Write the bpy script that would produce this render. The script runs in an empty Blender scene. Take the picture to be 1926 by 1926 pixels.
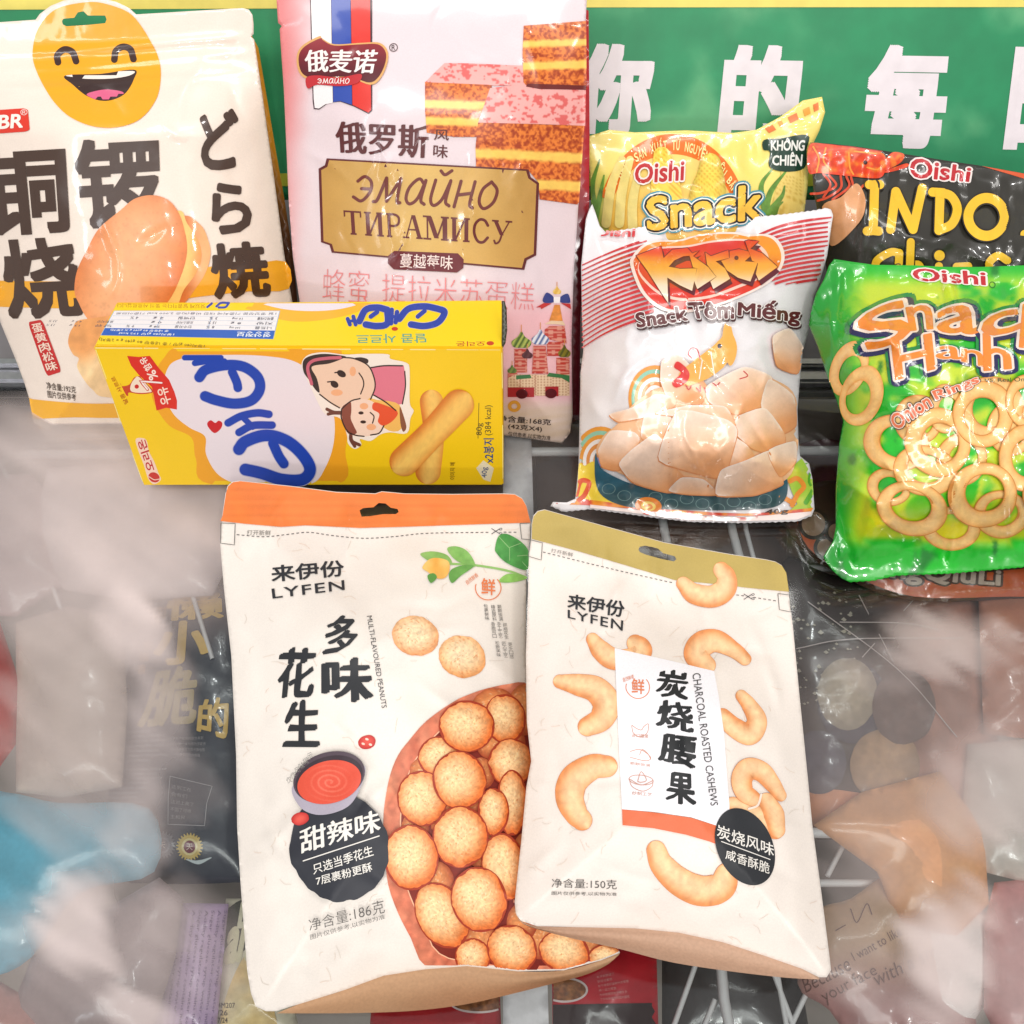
import bpy, math, random
import numpy as np
from mathutils import Vector, Matrix
from mathutils.geometry import delaunay_2d_cdt

SC = bpy.context.scene
COL = SC.collection
# ------------------------------------------------------------------ camera
F, CX, CY = 1850.0, 963.0, 963.0            # focal length in photo pixels
DEP = math.radians(60.0)                    # camera looks down onto the lid
DIST = 0.47
CAM = np.array([0.0, -DIST*math.cos(DEP), DIST*math.sin(DEP)])
FWD = np.array([0.0, math.cos(DEP), -math.sin(DEP)])
UP = np.array([0.0, math.sin(DEP), math.cos(DEP)])
cd = bpy.data.cameras.new('camera'); cam = bpy.data.objects.new('camera', cd); COL.objects.link(cam)
cam.location = CAM; cam.rotation_euler = (math.pi/2-DEP, 0, 0)
cd.sensor_fit = 'HORIZONTAL'; cd.sensor_width = 36; cd.lens = 36*F/1926; cd.clip_start = .01; cd.clip_end = 50
SC.camera = cam
# ------------------------------------------------------------------ light
w = bpy.data.worlds.new('World'); SC.world = w; w.use_nodes = True
bg = w.node_tree.nodes['Background']; bg.inputs[0].default_value = (1, .965, .955, 1); bg.inputs[1].default_value = .41
def area(name, loc, aim, sx, sy, power, col=(1, .97, .93)):
    l = bpy.data.lights.new(name, 'AREA'); l.shape = 'RECTANGLE'; l.size = sx; l.size_y = sy; l.energy = power; l.color = col
    o = bpy.data.objects.new(name, l); COL.objects.link(o); o.location = loc
    o.rotation_euler = (Vector(aim)-Vector(loc)).to_track_quat('-Z', 'Y').to_euler(); return o
area('ceiling_lamp', (-.15, -.75, 1.75), (0, .05, 0), 1.2, .55, 17.5)
area('ceiling_lamp', (.42, -1.15, 1.55), (.2, 0, .05), .14, .26, 5)
area('ceiling_lamp', (-.95, -1.1, 1.1), (-.2, .1, .1), .12, .9, 3.6, (.93, .96, 1))
area('ceiling_lamp', (.1, .75, 1.7), (0, 0, 0), 1.1, .16, 4.5)
for lx, ly, lz, p in ((-.5, -1.3, .75, 1.6), (.75, -.9, 1.2, 1.6), (.12, -1.6, .95, 1.8), (-.2, .55, 1.5, 1.4), (.5, -.35, 1.6, 1.4)): area('glint_lamp', (lx, ly, lz), (0, .05, .03), .05, .07, p, (1, .98, .96))  # small unseen lamps, added to give the films crisp glints
vs = SC.view_settings
vs.view_transform = 'Standard'; vs.look = 'None'; vs.exposure = 0.1; vs.gamma = 1.0; vs.use_curve_mapping = False
SC.cycles.max_bounces = 8; SC.cycles.transparent_max_bounces = 16
SC.cycles.caustics_reflective = False; SC.cycles.caustics_refractive = False

# ------------------------------------------------------------------ helpers
def A2(p): return np.asarray(p, float).reshape(-1, 2)
def Z(ox, oy, f):                            # coordinates read in an enlargement -> photo pixels
    return lambda *p: A2(p[0] if len(p) == 1 else p)/f+np.array([ox, oy])
def rays(p):
    p = A2(p); x = (p[:, 0]-CX)/F; y = (CY-p[:, 1])/F
    return FWD+np.stack([x, 0*x, 0*x], 1)+y[:, None]*UP
def on_z(p, z=0.0):
    r = rays(p); t = (z-CAM[2])/r[:, 2]; return CAM+t[:, None]*r
def _h(ix, iy, s):
    n = (ix.astype(np.int64)*374761393+iy.astype(np.int64)*668265263+int(s)*1442695041) & 0x7fffffff
    n = ((n ^ (n >> 13))*1274126177) & 0x7fffffff
    return ((n ^ (n >> 16)) & 0xffff)/65535.0
def vn(x, y, s=0):
    ix, iy = np.floor(x), np.floor(y); fx, fy = x-ix, y-iy
    fx = fx*fx*(3-2*fx); fy = fy*fy*(3-2*fy)
    a, b, c, d = _h(ix, iy, s), _h(ix+1, iy, s), _h(ix, iy+1, s), _h(ix+1, iy+1, s)
    return (a*(1-fx)+b*fx)*(1-fy)+(c*(1-fx)+d*fx)*fy
def fbm(p, sc, s=0, o=4):
    t, a, n = 0, .5, 0
    for k in range(o):
        t = t+a*vn(p[:, 0]/sc, p[:, 1]/sc, s+k*17); n += a; a *= .5; sc *= .5
    return t/n
def ss(a, b, x):
    t = np.clip((x-a)/(b-a), 0, 1); return t*t*(3-2*t)
def seg_d(p, poly, closed=True):
    poly = A2(poly); q = np.roll(poly, -1, 0) if closed else poly[1:]
    a = poly if closed else poly[:-1]
    best = np.full(len(p), 1e18)
    for i in range(len(a)):
        d = q[i]-a[i]; L = max(d@d, 1e-12); t = np.clip(((p-a[i])@d)/L, 0, 1)
        e = p-(a[i]+t[:, None]*d); best = np.minimum(best, (e*e).sum(1))
    return np.sqrt(best)
def pip(p, poly):
    poly = A2(poly); x, y = p[:, 0], p[:, 1]; r = np.zeros(len(p), bool); n = len(poly); j = n-1
    for i in range(n):
        xi, yi = poly[i]; xj, yj = poly[j]
        if yi != yj:
            r ^= ((yi > y) != (yj > y)) & (x < (xj-xi)*(y-yi)/(yj-yi)+xi)
        j = i
    return r
def cat(pts, n=8, closed=False):             # Catmull-Rom
    P = A2(pts)
    if len(P) < 3: return P
    P = np.vstack([P[-1], P, P[0], P[1]]) if closed else np.vstack([2*P[0]-P[1], P, 2*P[-1]-P[-2]])
    out = []
    for i in range(1, len(P)-2):
        t = np.linspace(0, 1, n, endpoint=False)[:, None]; a, b, c, d = P[i-1:i+3]
        out.append(.5*(2*b+(c-a)*t+(2*a-5*b+4*c-d)*t**2+(3*b-a-3*c+d)*t**3))
    if not closed: out.append(P[-2][None])
    return np.vstack(out)
def dens(poly, L, closed=True):
    P = A2(poly); q = np.roll(P, -1, 0) if closed else P[1:]; out = []
    for a, b in zip(P, q):
        k = max(1, int(math.ceil(np.linalg.norm(b-a)/L))); t = np.arange(k)[:, None]/k; out.append(a+(b-a)*t)
    if not closed: out.append(P[-1][None])
    return np.vstack(out)
def ell(cx, cy, rx, ry, rot=0, n=48, jag=0, s=1):
    t = np.linspace(0, 2*math.pi, n, endpoint=False); c, q = math.cos(math.radians(rot)), math.sin(math.radians(rot))
    r = 1+jag*(vn(t*7, t*0+s, s)-.5)
    x, y = rx*np.cos(t)*r, ry*np.sin(t)*r
    return np.stack([cx+c*x-q*y, cy+q*x+c*y], 1)
def rrect(x0, y0, x1, y1, r, n=5):
    out = []
    for (cx, cy, a) in ((x1-r, y0+r, -90), (x1-r, y1-r, 0), (x0+r, y1-r, 90), (x0+r, y0+r, 180)):
        for k in range(n+1):
            t = math.radians(a+90*k/n); out.append((cx+r*math.cos(t), cy+r*math.sin(t)))
    return A2(out)
def affq(q):                                 # unit square -> quad
    q = A2(q)
    def f(u): 
        a, b = u[:, :1], u[:, 1:]; return q[0]*(1-a)*(1-b)+q[1]*a*(1-b)+q[2]*a*b+q[3]*(1-a)*b
    return f
def bx(x0, y0, x1, y1, sk=0): return A2([(x0, y0), (x1, y0+sk), (x1, y1+sk), (x0, y1)])
def tri(poly, step, holes=()):
    polys = [dens(poly, step)]+[dens(h, step) for h in holes]
    V, E = [], []
    for P in polys:
        k = len(V); V += P.tolist(); n = len(P); E += [(k+i, k+(i+1) % n) for i in range(n)]
    P = polys[0]; lo, hi = P.min(0), P.max(0)
    gx, gy = np.arange(lo[0]+step*.5, hi[0], step), np.arange(lo[1]+step*.5, hi[1], step*.87)
    if len(gx) and len(gy):
        g = np.stack(np.meshgrid(gx, gy), -1); g[1::2, :, 0] += step*.5; g = g.reshape(-1, 2)
        m = pip(g, P)
        for H in polys[1:]: m &= ~pip(g, H)
        g = g[m]
        if len(g):
            d = np.min([seg_d(g, Q) for Q in polys], 0); V += g[d > step*.45].tolist()
    r = delaunay_2d_cdt([Vector(v) for v in V], E, [], 0, 1e-6)
    V = np.array([(v.x, v.y) for v in r[0]]); T = np.array([f for f in r[2] if len(f) == 3])
    c = V[T].mean(1); m = pip(c, P)
    for H in polys[1:]: m &= ~pip(c, H)
    T = T[m]
    a, b, c = V[T[:, 0]], V[T[:, 1]], V[T[:, 2]]
    ar = (b[:, 0]-a[:, 0])*(c[:, 1]-a[:, 1])-(b[:, 1]-a[:, 1])*(c[:, 0]-a[:, 0])
    T[ar > 0] = T[ar > 0][:, ::-1]           # image y points down: make faces look at the camera
    return V, T[np.abs(ar) > 1e-9]
def split_long(V, T, L):
    for _ in range(7):
        E = np.sort(np.concatenate([T[:, [0, 1]], T[:, [1, 2]], T[:, [2, 0]]]), 1)
        ln = np.linalg.norm(V[E[:, 0]]-V[E[:, 1]], axis=1)
        if (ln <= L).all(): break
        u, inv = np.unique(E, axis=0, return_inverse=True); inv = inv.reshape(-1)
        m = np.linalg.norm(V[u[:, 0]]-V[u[:, 1]], axis=1) > L
        idx = np.full(len(u), -1); idx[m] = len(V)+np.arange(m.sum())
        V = np.vstack([V, V[u[m]].mean(1)]); n = len(T); out = []
        e = np.stack([idx[inv[:n]], idx[inv[n:2*n]], idx[inv[2*n:]]], 1)
        for (a, b, c), (x, y, z) in zip(T.tolist(), e.tolist()):
            k = (x >= 0)+(y >= 0)+(z >= 0)
            if k == 0: out.append((a, b, c)); continue
            if k == 3: out += [(a, x, z), (x, b, y), (z, y, c), (x, y, z)]; continue
            if k == 1:
                if x >= 0: out += [(a, x, c), (x, b, c)]
                elif y >= 0: out += [(a, b, y), (a, y, c)]
                else: out += [(a, b, z), (z, b, c)]
                continue
            if x < 0: a, b, c, x, y, z = b, c, a, y, z, x      # rotate so that the unsplit edge is ca or so
            elif y < 0: a, b, c, x, y, z = c, a, b, z, x, y
            out += [(x, b, y), (a, x, y), (a, y, c)]            # edges ab, bc split
        T = np.array(out)
    return V, T
def lin(c):
    c = np.clip(np.asarray(c, float)/255, 0, 1)
    return np.where(c <= .04045, c/12.92, ((c+.055)/1.055)**2.4)
ALB = .86
def tag(o, label=None, cat=None, group=None, kind=None):
    for k, v in (('label', label), ('category', cat), ('group', group), ('kind', kind)):
        if v: o[k] = v
    return o
def mk(name, V, T, col=None, mat=None, parent=None, smooth=True, cols=None):
    me = bpy.data.meshes.new(name); V = np.asarray(V, float)
    q = parent
    while q is not None: V = V-np.array(q.location); q = q.parent
    if isinstance(T, np.ndarray) and T.ndim == 2 and T.shape[1] == 3:
        me.vertices.add(len(V)); me.vertices.foreach_set('co', V.astype(np.float32).ravel())
        me.loops.add(T.size); me.loops.foreach_set('vertex_index', T.astype(np.int32).ravel())
        me.polygons.add(len(T)); me.polygons.foreach_set('loop_start', np.arange(0, T.size, 3, dtype=np.int32))
        me.update(calc_edges=True)
    else:
        me.from_pydata([tuple(v) for v in V], [], [tuple(int(i) for i in f) for f in T]); me.update()
    if cols is not None or col is not None:
        c = lin(cols if cols is not None else np.tile(col, (len(V), 1)))*ALB
        at = me.color_attributes.new('Col', 'FLOAT_COLOR', 'POINT')
        at.data.foreach_set('color', np.hstack([c, np.ones((len(c), 1))]).astype(np.float32).ravel())
    me.polygons.foreach_set('use_smooth', np.full(len(me.polygons), smooth))
    if mat: me.materials.append(mat)
    o = bpy.data.objects.new(name, me); COL.objects.link(o)
    if parent is not None: o.parent = parent
    return o
def thing(name, label, cat_, loc, group=None):
    o = bpy.data.objects.new(name, None); COL.objects.link(o); o.location = loc; o.empty_display_size = .02
    return tag(o, label, cat_, group)
def nodes(m):
    m.use_nodes = True; nt = m.node_tree; return nt, nt.nodes['Principled BSDF']
def printed(name, rough=.5, coat=0, grain=.05, gsc=900, b=((40, .3),), spec=.5, coatr=.12):
    m = bpy.data.materials.new(name); nt, P = nodes(m); N, L = nt.nodes, nt.links
    a = N.new('ShaderNodeAttribute'); a.attribute_name = 'Col'
    tc = N.new('ShaderNodeTexCoord')
    nz = N.new('ShaderNodeTexNoise'); nz.inputs['Scale'].default_value = gsc; nz.inputs['Detail'].default_value = 3
    mr = N.new('ShaderNodeMapRange'); mr.inputs[1].default_value = .3; mr.inputs[2].default_value = .7; mr.inputs[3].default_value = 1-grain; mr.inputs[4].default_value = 1+grain
    mu = N.new('ShaderNodeVectorMath'); mu.operation = 'SCALE'
    L.new(tc.outputs['Object'], nz.inputs['Vector']); L.new(nz.outputs[0], mr.inputs[0]); L.new(a.outputs['Color'], mu.inputs[0]); L.new(mr.outputs[0], mu.inputs['Scale'])
    L.new(mu.outputs[0], P.inputs['Base Color'])
    P.inputs['Roughness'].default_value = rough; P.inputs['Specular IOR Level'].default_value = spec
    P.inputs['Coat Weight'].default_value = coat; P.inputs['Coat Roughness'].default_value = coatr
    prev = None
    for sc, st in b:
        t = N.new('ShaderNodeTexNoise'); t.inputs['Scale'].default_value = sc; t.inputs['Detail'].default_value = 2; t.inputs['Roughness'].default_value = .45
        L.new(tc.outputs['Object'], t.inputs['Vector'])
        bp = N.new('ShaderNodeBump'); bp.inputs['Strength'].default_value = st; bp.inputs['Distance'].default_value = .1/sc
        L.new(t.outputs[0], bp.inputs['Height'])
        if prev: L.new(prev.outputs[0], bp.inputs['Normal'])
        prev = bp
    if prev: L.new(prev.outputs[0], P.inputs['Normal']); L.new(prev.outputs[0], P.inputs['Coat Normal'])
    return m
def plain(name, col, rough=.5, metal=0, gsc=60, grain=.08):
    m = printed(name, rough, 0, grain, gsc, ()); P = m.node_tree.nodes['Principled BSDF']; P.inputs['Metallic'].default_value = metal
    a = [n for n in m.node_tree.nodes if n.type == 'ATTRIBUTE'][0]
    rgb = m.node_tree.nodes.new('ShaderNodeRGB'); rgb.outputs[0].default_value = (*(lin(col)*ALB), 1)
    l = a.outputs['Color'].links[0]; to = l.to_socket; m.node_tree.links.new(rgb.outputs[0], to); m.node_tree.nodes.remove(a)
    return m

# one text object reused as a glyph source: text -> triangles in its own unit box
_tc = bpy.data.curves.new('glyphs', 'FONT'); _to = bpy.data.objects.new('glyphs', _tc); COL.objects.link(_to); _tc.resolution_u = 3
_cache = {}
def glyph(s, off=0.0, shear=0.0, sp=1.0, res=3, box=None):
    k = (s, off, shear, sp, res)
    if k not in _cache:
        _tc.body = s; _tc.offset = off; _tc.shear = shear; _tc.space_character = sp; _tc.resolution_u = res
        dg = bpy.context.evaluated_depsgraph_get(); dg.update()
        e = _to.evaluated_get(dg); me = e.to_mesh()
        V = np.empty(len(me.vertices)*3); me.vertices.foreach_get('co', V); V = V.reshape(-1, 3)[:, :2]
        me.calc_loop_triangles(); T = np.empty(len(me.loop_triangles)*3, int); me.loop_triangles.foreach_get('vertices', T); T = T.reshape(-1, 3)
        e.to_mesh_clear(); _cache[k] = (V.copy(), T.copy())
    return _cache[k]

def creases(P, n, seed, amp=.0008, wd=9, zone=None, ln=(40, 130), ang=(0, 6.3)):
    """sharp folds of the film: random short lines, each a little ridge or valley"""
    r = random.Random(seed); P = A2(P); lo, hi = P.min(0), P.max(0); S_ = []
    while len(S_) < n:
        c = np.array([r.uniform(lo[0], hi[0]), r.uniform(lo[1], hi[1])])
        if zone is not None and not (zone[0] < c[0] < zone[2] and zone[1] < c[1] < zone[3]): c = np.array([r.uniform(zone[0], zone[2]), r.uniform(zone[1], zone[3])])
        a = r.uniform(*ang); l = r.uniform(*ln)/2; d = np.array([math.cos(a), math.sin(a)])*l; m = c+np.array([-d[1], d[0]])*r.uniform(-.3, .3); S_.append((cat([c-d, m, c+d], 4), r.choice((-1, 1, 1))*amp*r.uniform(.5, 1.2), wd*r.uniform(.8, 1.3), c, l))
    def f(p):
        h = np.zeros(len(p))
        for q, a, w_, c, l in S_:
            k = np.hypot(*(p-c).T) < l*1.4+3*w_
            if k.any(): pp = p[k]; h[k] += a*np.exp(-(seg_d(pp, q, False)/w_)**1.6)*np.clip(1.25-np.hypot(*(pp-c).T)/l, 0, 1)
        return h
    return f
class Sheet:
    """a leaning surface: a plane plus a height (metres), both addressed through the photo"""
    def __init__(s, base, lean, z0=0.0, h=None, yaw=0.0, off=0.0):
        s.O = on_z([base], z0)[0]; a = math.radians(lean)
        n = np.array([0, -math.sin(a), math.cos(a)]); y = math.radians(yaw)
        s.N = np.array([n[0]*math.cos(y)-n[1]*math.sin(y), n[0]*math.sin(y)+n[1]*math.cos(y), n[2]])
        s.O = s.O+s.N*off; s.h = h; s.boxes = []
    def at(s, p, e=0.0, flat=False):
        p = A2(p); r = rays(p); h = 0 if (flat or s.h is None) else s.h(p)
        t = ((s.O-CAM)@s.N+h+e)/(r@s.N); return CAM+t[:, None]*r
    def level(s, V):
        lo, hi = V.min(0), V.max(0); l = 0
        for b0, b1, k in s.boxes:
            if (lo < b1).all() and (hi > b0).all(): l = max(l, k)
        s.boxes.append((lo, hi, l+1)); return l+1
    def body(s, poly, name, parent, mat, col, step=5, holes=(), back=.004, bulge=0.0):
        V, T = tri(poly, step, holes); n = len(V)
        P = s.at(V)
        d = seg_d(V, poly); u = np.clip(d/120, 0, 1)
        B = s.at(V, -(back+bulge*(1-(1-u)**2)), flat=True)
        E = np.concatenate([T[:, [0, 1]], T[:, [1, 2]], T[:, [2, 0]]]); key = {}
        for a, b in E.tolist(): key[(a, b)] = 1
        side = []
        for a, b in key:
            if (b, a) not in key: side += [(b, a, n+a), (b, n+a, n+b)]
        F3 = np.vstack([T, T[:, ::-1]+n, np.array(side)])
        c = col(V) if callable(col) else np.tile(np.array(col, float), (n, 1))
        return mk(name, np.vstack([P, B]), F3, mat=mat, parent=parent, cols=np.vstack([c, c]))

class Art:
    """printed artwork lying on a sheet; everything added becomes one part"""
    E0, DL = .00034, .00009
    def __init__(s, sheet): s.s = sheet; s.V = []; s.T = []; s.C = []; s.n = 0; s.lv = []
    def add(s, V, T, col, clip=None, lv=None):
        V = A2(V); T = np.asarray(T)
        if clip is not None:
            m = pip(V, clip)[T].all(1); T = T[m]
            if not len(T): return s
            u = np.unique(T); r = np.full(len(V), -1); r[u] = np.arange(len(u)); V = V[u]; T = r[T]
            if not callable(col) and np.ndim(col) == 2: col = np.asarray(col)[u]
        if lv is None: lv = s.s.level(V)
        c = col(V) if callable(col) else np.asarray(col, float)
        if c.ndim == 1: c = np.tile(c, (len(V), 1))
        s.V.append(V); s.T.append(T+s.n); s.C.append(c); s.lv.append(np.full(len(V), lv)); s.n += len(V); return s
    def fill(s, poly, col, step=6, holes=(), clip=None, lv=None):
        V, T = tri(A2(poly), step, holes); return s.add(V, T, col, clip, lv)
    def soft(s, poly, col, n=7, **k): return s.fill(cat(poly, n, True), col, **k)
    def blob(s, cx, cy, rx, ry, rot, colf, clip=None, nr=14, na=52, jag=.06, lv=None, sd=None):
        sd = sd if sd is not None else int(cx*7+cy*13)
        t = np.linspace(0, 2*math.pi, na, endpoint=False); r = np.linspace(0, 1, nr+1)[1:]
        j = 1+jag*(vn(np.cos(t)*3+9, np.sin(t)*3+9, sd)-.5)+jag*.6*(vn(np.cos(t)*9+29, np.sin(t)*9+29, sd)-.5)
        R, TT = np.meshgrid(r, t, indexing='ij'); J = np.tile(j, (nr, 1))
        x, y = (rx*R*np.cos(TT)*J).ravel(), (ry*R*np.sin(TT)*J).ravel()
        x = np.r_[0, x]; y = np.r_[0, y]; c, q = math.cos(math.radians(rot)), math.sin(math.radians(rot))
        V = np.stack([cx+c*x-q*y, cy+q*x+c*y], 1); T = []
        for k in range(na): T.append((0, 1+(k+1) % na, 1+k))
        for i in range(nr-1):
            for k in range(na):
                a, b = 1+i*na+k, 1+i*na+(k+1) % na; T += [(a, b, a+na), (b, b+na, a+na)]
        T = np.array(T); T = orient(V, T)
        C = colf(V, np.r_[0, R.ravel()], np.stack([x/rx, y/ry], 1))
        return s.add(V, T, C, clip, lv)
    def ring(s, cx, cy, rx, ry, rot, hole, colf, clip=None, off=(0, 0), lv=None, na=64, nr=10):
        t = np.linspace(0, 2*math.pi, na, endpoint=False); c, q = math.cos(math.radians(rot)), math.sin(math.radians(rot))
        V, u = [], []
        for i in range(nr+1):
            k = i/nr; rr = hole+(1-hole)*k; wob = 1+.05*(vn(t*2/math.pi*2, t*0+cx, int(cx))-.5)
            x, y = rx*rr*np.cos(t)*wob+off[0]*(1-k), ry*rr*np.sin(t)*wob+off[1]*(1-k)
            V.append(np.stack([cx+c*x-q*y, cy+q*x+c*y], 1)); u.append(np.full(na, k))
        V = np.vstack(V); u = np.concatenate(u); T = []
        for i in range(nr):
            for k in range(na):
                a, b = i*na+k, i*na+(k+1) % na; T += [(a, b, a+na), (b, b+na, a+na)]
        return s.add(V, orient(V, np.array(T)), colf(V, u), clip, lv)
    def spine(s, pts, rad, colf, n=10, nt=9, clip=None, lv=None, sm=True):
        P = cat(pts, n) if sm else dens(pts, 8, False); L = np.r_[0, np.cumsum(np.linalg.norm(np.diff(P, axis=0), axis=1))]
        R = np.interp(L/L[-1], np.linspace(0, 1, len(np.atleast_1d(rad))), np.atleast_1d(rad)) if np.ndim(rad) else np.full(len(P), float(rad))
        d = np.gradient(P, axis=0); d /= np.linalg.norm(d, axis=1)[:, None]+1e-9; nrm = np.stack([-d[:, 1], d[:, 0]], 1)
        k = 6; a = np.linspace(math.pi/2, 0, k, endpoint=False)          # round caps
        h = [(P[0]-d[0]*R[0]*math.sin(x), R[0]*max(math.cos(x), .02), nrm[0], 0) for x in a]
        m = [(P[i], R[i], nrm[i], L[i]/L[-1]) for i in range(len(P))]
        e = [(P[-1]+d[-1]*R[-1]*math.sin(x), R[-1]*max(math.cos(x), .02), nrm[-1], 1) for x in a[::-1]]
        rows = h+m+e; tt = np.linspace(-1, 1, nt); V, t2, s2 = [], [], []
        for c, r, nn, q in rows:
            V.append(c+np.outer(tt*r, nn)); t2.append(tt); s2.append(np.full(nt, q))
        V = np.vstack(V); T = []
        for i in range(len(rows)-1):
            for j in range(nt-1):
                a0 = i*nt+j; T += [(a0, a0+1, a0+nt), (a0+1, a0+nt+1, a0+nt)]
        T = orient(V, np.array(T)); t2 = np.concatenate(t2); s2 = np.concatenate(s2)
        C = colf(V, t2, s2) if callable(colf) else colf
        return s.add(V, T, C, clip, lv)
    def line(s, pts, wd, col, sm=True, clip=None, lv=None, n=6): return s.spine(pts, wd/2.0, col, n=n, nt=3, clip=clip, lv=lv, sm=sm)
    def text(s, st, quad, col, off=0.0, shear=0.0, L=9, sp=1.0, lv=None, res=3, warp=None, clip=None, ref=None, jit=0, nib=None, sq=False):
        """off > 0 thickens the strokes all round, nib thickens them along one direction like a broad pen (both in em)"""
        V, T = glyph(st, min(off, 0.0), shear, sp, res); o = max(off, 0.0)
        if o == 0 and nib is None: D = [(0, 0)]
        elif nib is not None:
            k = 7 if L else 4; D = [(nib[0]*t+o*(i % 2-.5), nib[1]*t+o*.7*((i//2) % 2-.5)) for i, t in enumerate(np.linspace(-.5, .5, k))]
        else:
            k = 20 if o > .06 else (14 if L else 6); D = [(0, 0)]+[(o*math.cos(2*math.pi*i/k), o*math.sin(2*math.pi*i/k)) for i in range(k)]
        if sq: D = [(o*x, o*y) for x in (0, -.5, .5, -1, 1) for y in (0, -.5, .5, -1, 1) if max(abs(x), abs(y)) != .5]
        D = np.array(D, float); lo, hi = V.min(0), V.max(0)
        if ref is None: lo, hi = lo+D.min(0), hi+D.max(0)
        lv0 = None
        for i, d in enumerate(D):
            U = (V+d-lo)/np.maximum(hi-lo, 1e-6); U[:, 1] = 1-U[:, 1]
            P = affq(quad)(U) if warp is None else warp(U); Tt = T
            if jit: P = P+jit*(np.stack([fbm(P, 9, 3, 2), fbm(P, 9, 7, 2)], 1)-.5)*2
            if L: P, Tt = split_long(P, T, L)
            if lv0 is None: lv0 = s.s.level(np.vstack([P-3, P+3])) if lv is None else lv
            s.add(P, orient(P, Tt), col, clip, lv0+i*.06)
        return s
    def vtext(s, st, quad, col, gap=.06, **k):  # characters stacked top to bottom inside the quad
        f = affq(quad); n = len(st)
        for i, ch in enumerate(st):
            a, b = (i+gap/2)/n, (i+1-gap/2)/n; s.text(ch, f(A2([(0, a), (1, a), (1, b), (0, b)])), col, **k)
        return s
    def rows(s, quad, n, col, seed=0, hgt=.55, chars='的一是在不了有和人这中大为上个国我以要他时来用们生到作地于出就分对成会可主发年动同工也能下过子说产种面而方后多定行学法所民得经', clip=None, fillr=(.6, 1)):
        f = affq(quad); r = random.Random(seed)
        q = A2(quad); W = np.linalg.norm(q[1]-q[0]); H = np.linalg.norm(q[3]-q[0])/n*hgt
        for i in range(n):
            e = r.uniform(*fillr); k = max(2, int(W*e/H/1.05)); st = ''.join(r.choice(chars) for _ in range(k))
            a, b = i/n, (i+hgt)/n; s.text(st, f(A2([(0, a), (e, a), (e, b), (0, b)])), col, L=0, res=1, clip=clip)
        return s
    def build(s, name, parent, mat):
        if not s.V: return None
        V = np.vstack(s.V); lv = np.concatenate(s.lv)
        e = getattr(s.s, 'e0', s.E0)+getattr(s.s, 'dl', s.DL)*lv; P = s.s.at(V, e); o = mk(name, P, np.vstack(s.T), mat=mat, parent=parent, cols=np.vstack(s.C))
        n = np.cross(s.s.at(V+[0, 2.5], e)-s.s.at(V-[0, 2.5], e), s.s.at(V+[2.5, 0], e)-s.s.at(V-[2.5, 0], e)); n /= np.linalg.norm(n, axis=1)[:, None]+1e-12
        o.data.normals_split_custom_set_from_vertices(n.tolist()); return o
def orient(V, T):
    a, b, c = V[T[:, 0]], V[T[:, 1]], V[T[:, 2]]
    ar = (b[:, 0]-a[:, 0])*(c[:, 1]-a[:, 1])-(b[:, 1]-a[:, 1])*(c[:, 0]-a[:, 0])
    T = T.copy(); T[ar > 0] = T[ar > 0][:, ::-1]; return T
def mixc(a, b, t): return np.asarray(a, float)*(1-t[:, None])+np.asarray(b, float)*t[:, None]
def grad(a, b, p0, p1):                       # printed colour blend between two points
    p0, p1 = np.array(p0, float), np.array(p1, float)
    return lambda V: mixc(a, b, np.clip(((V-p0)@(p1-p0))/((p1-p0)@(p1-p0)), 0, 1))
def speck(V, c, amt, sc, s=0): return c*(1+amt*(fbm(V, sc, s, 3)-.5)[:, None]*2)
# ------------------------------------------------------------------ materials
M_paper = printed('matt_paper_film', .55, 0, .035, 1600, ((45, .12), (700, .05)), .35)
M_satin = printed('satin_film', .36, .35, .03, 1600, ((38, .22),), .45, .1)
M_film = printed('glossy_film', .3, .65, .03, 1500, ((30, .35), (85, .22)), .5, .07)
M_foil = printed('crinkled_foil_film', .24, .9, .04, 1500, ((34, .55), (95, .4)), .6, .06)
M_card = printed('coated_carton', .38, .15, .02, 1800, ((60, .05),), .45, .2)
M_board = printed('printed_board', .45, .0, .05, 120, ((25, .03),), .4)
M_under = printed('wrapped_goods_film', .3, .4, .05, 500, ((28, .45), (90, .25)), .5, .1)
M_kraft = printed('kraft_lining', .7, 0, .07, 900, ((60, .15),), .25)

def H(poly, T, R, mask=None, extra=None):
    poly = dens(poly, 60)
    def f(p):
        u = np.clip(seg_d(p, poly)/R, 0, 1); h = T*(1-(1-u)**2)
        if mask is not None: h = h*mask(p)
        if extra is not None: h = h+extra(p)*ss(0, .25, u)
        return h
    return f
def base_of(poly, sheet):
    p = A2(poly); i = p[:, 1].argmax(); b = sheet.at([p.mean(0)*[1, 0]+[0, p[i, 1]]])[0]; return (b[0], b[1], max(b[2], 0))

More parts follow.
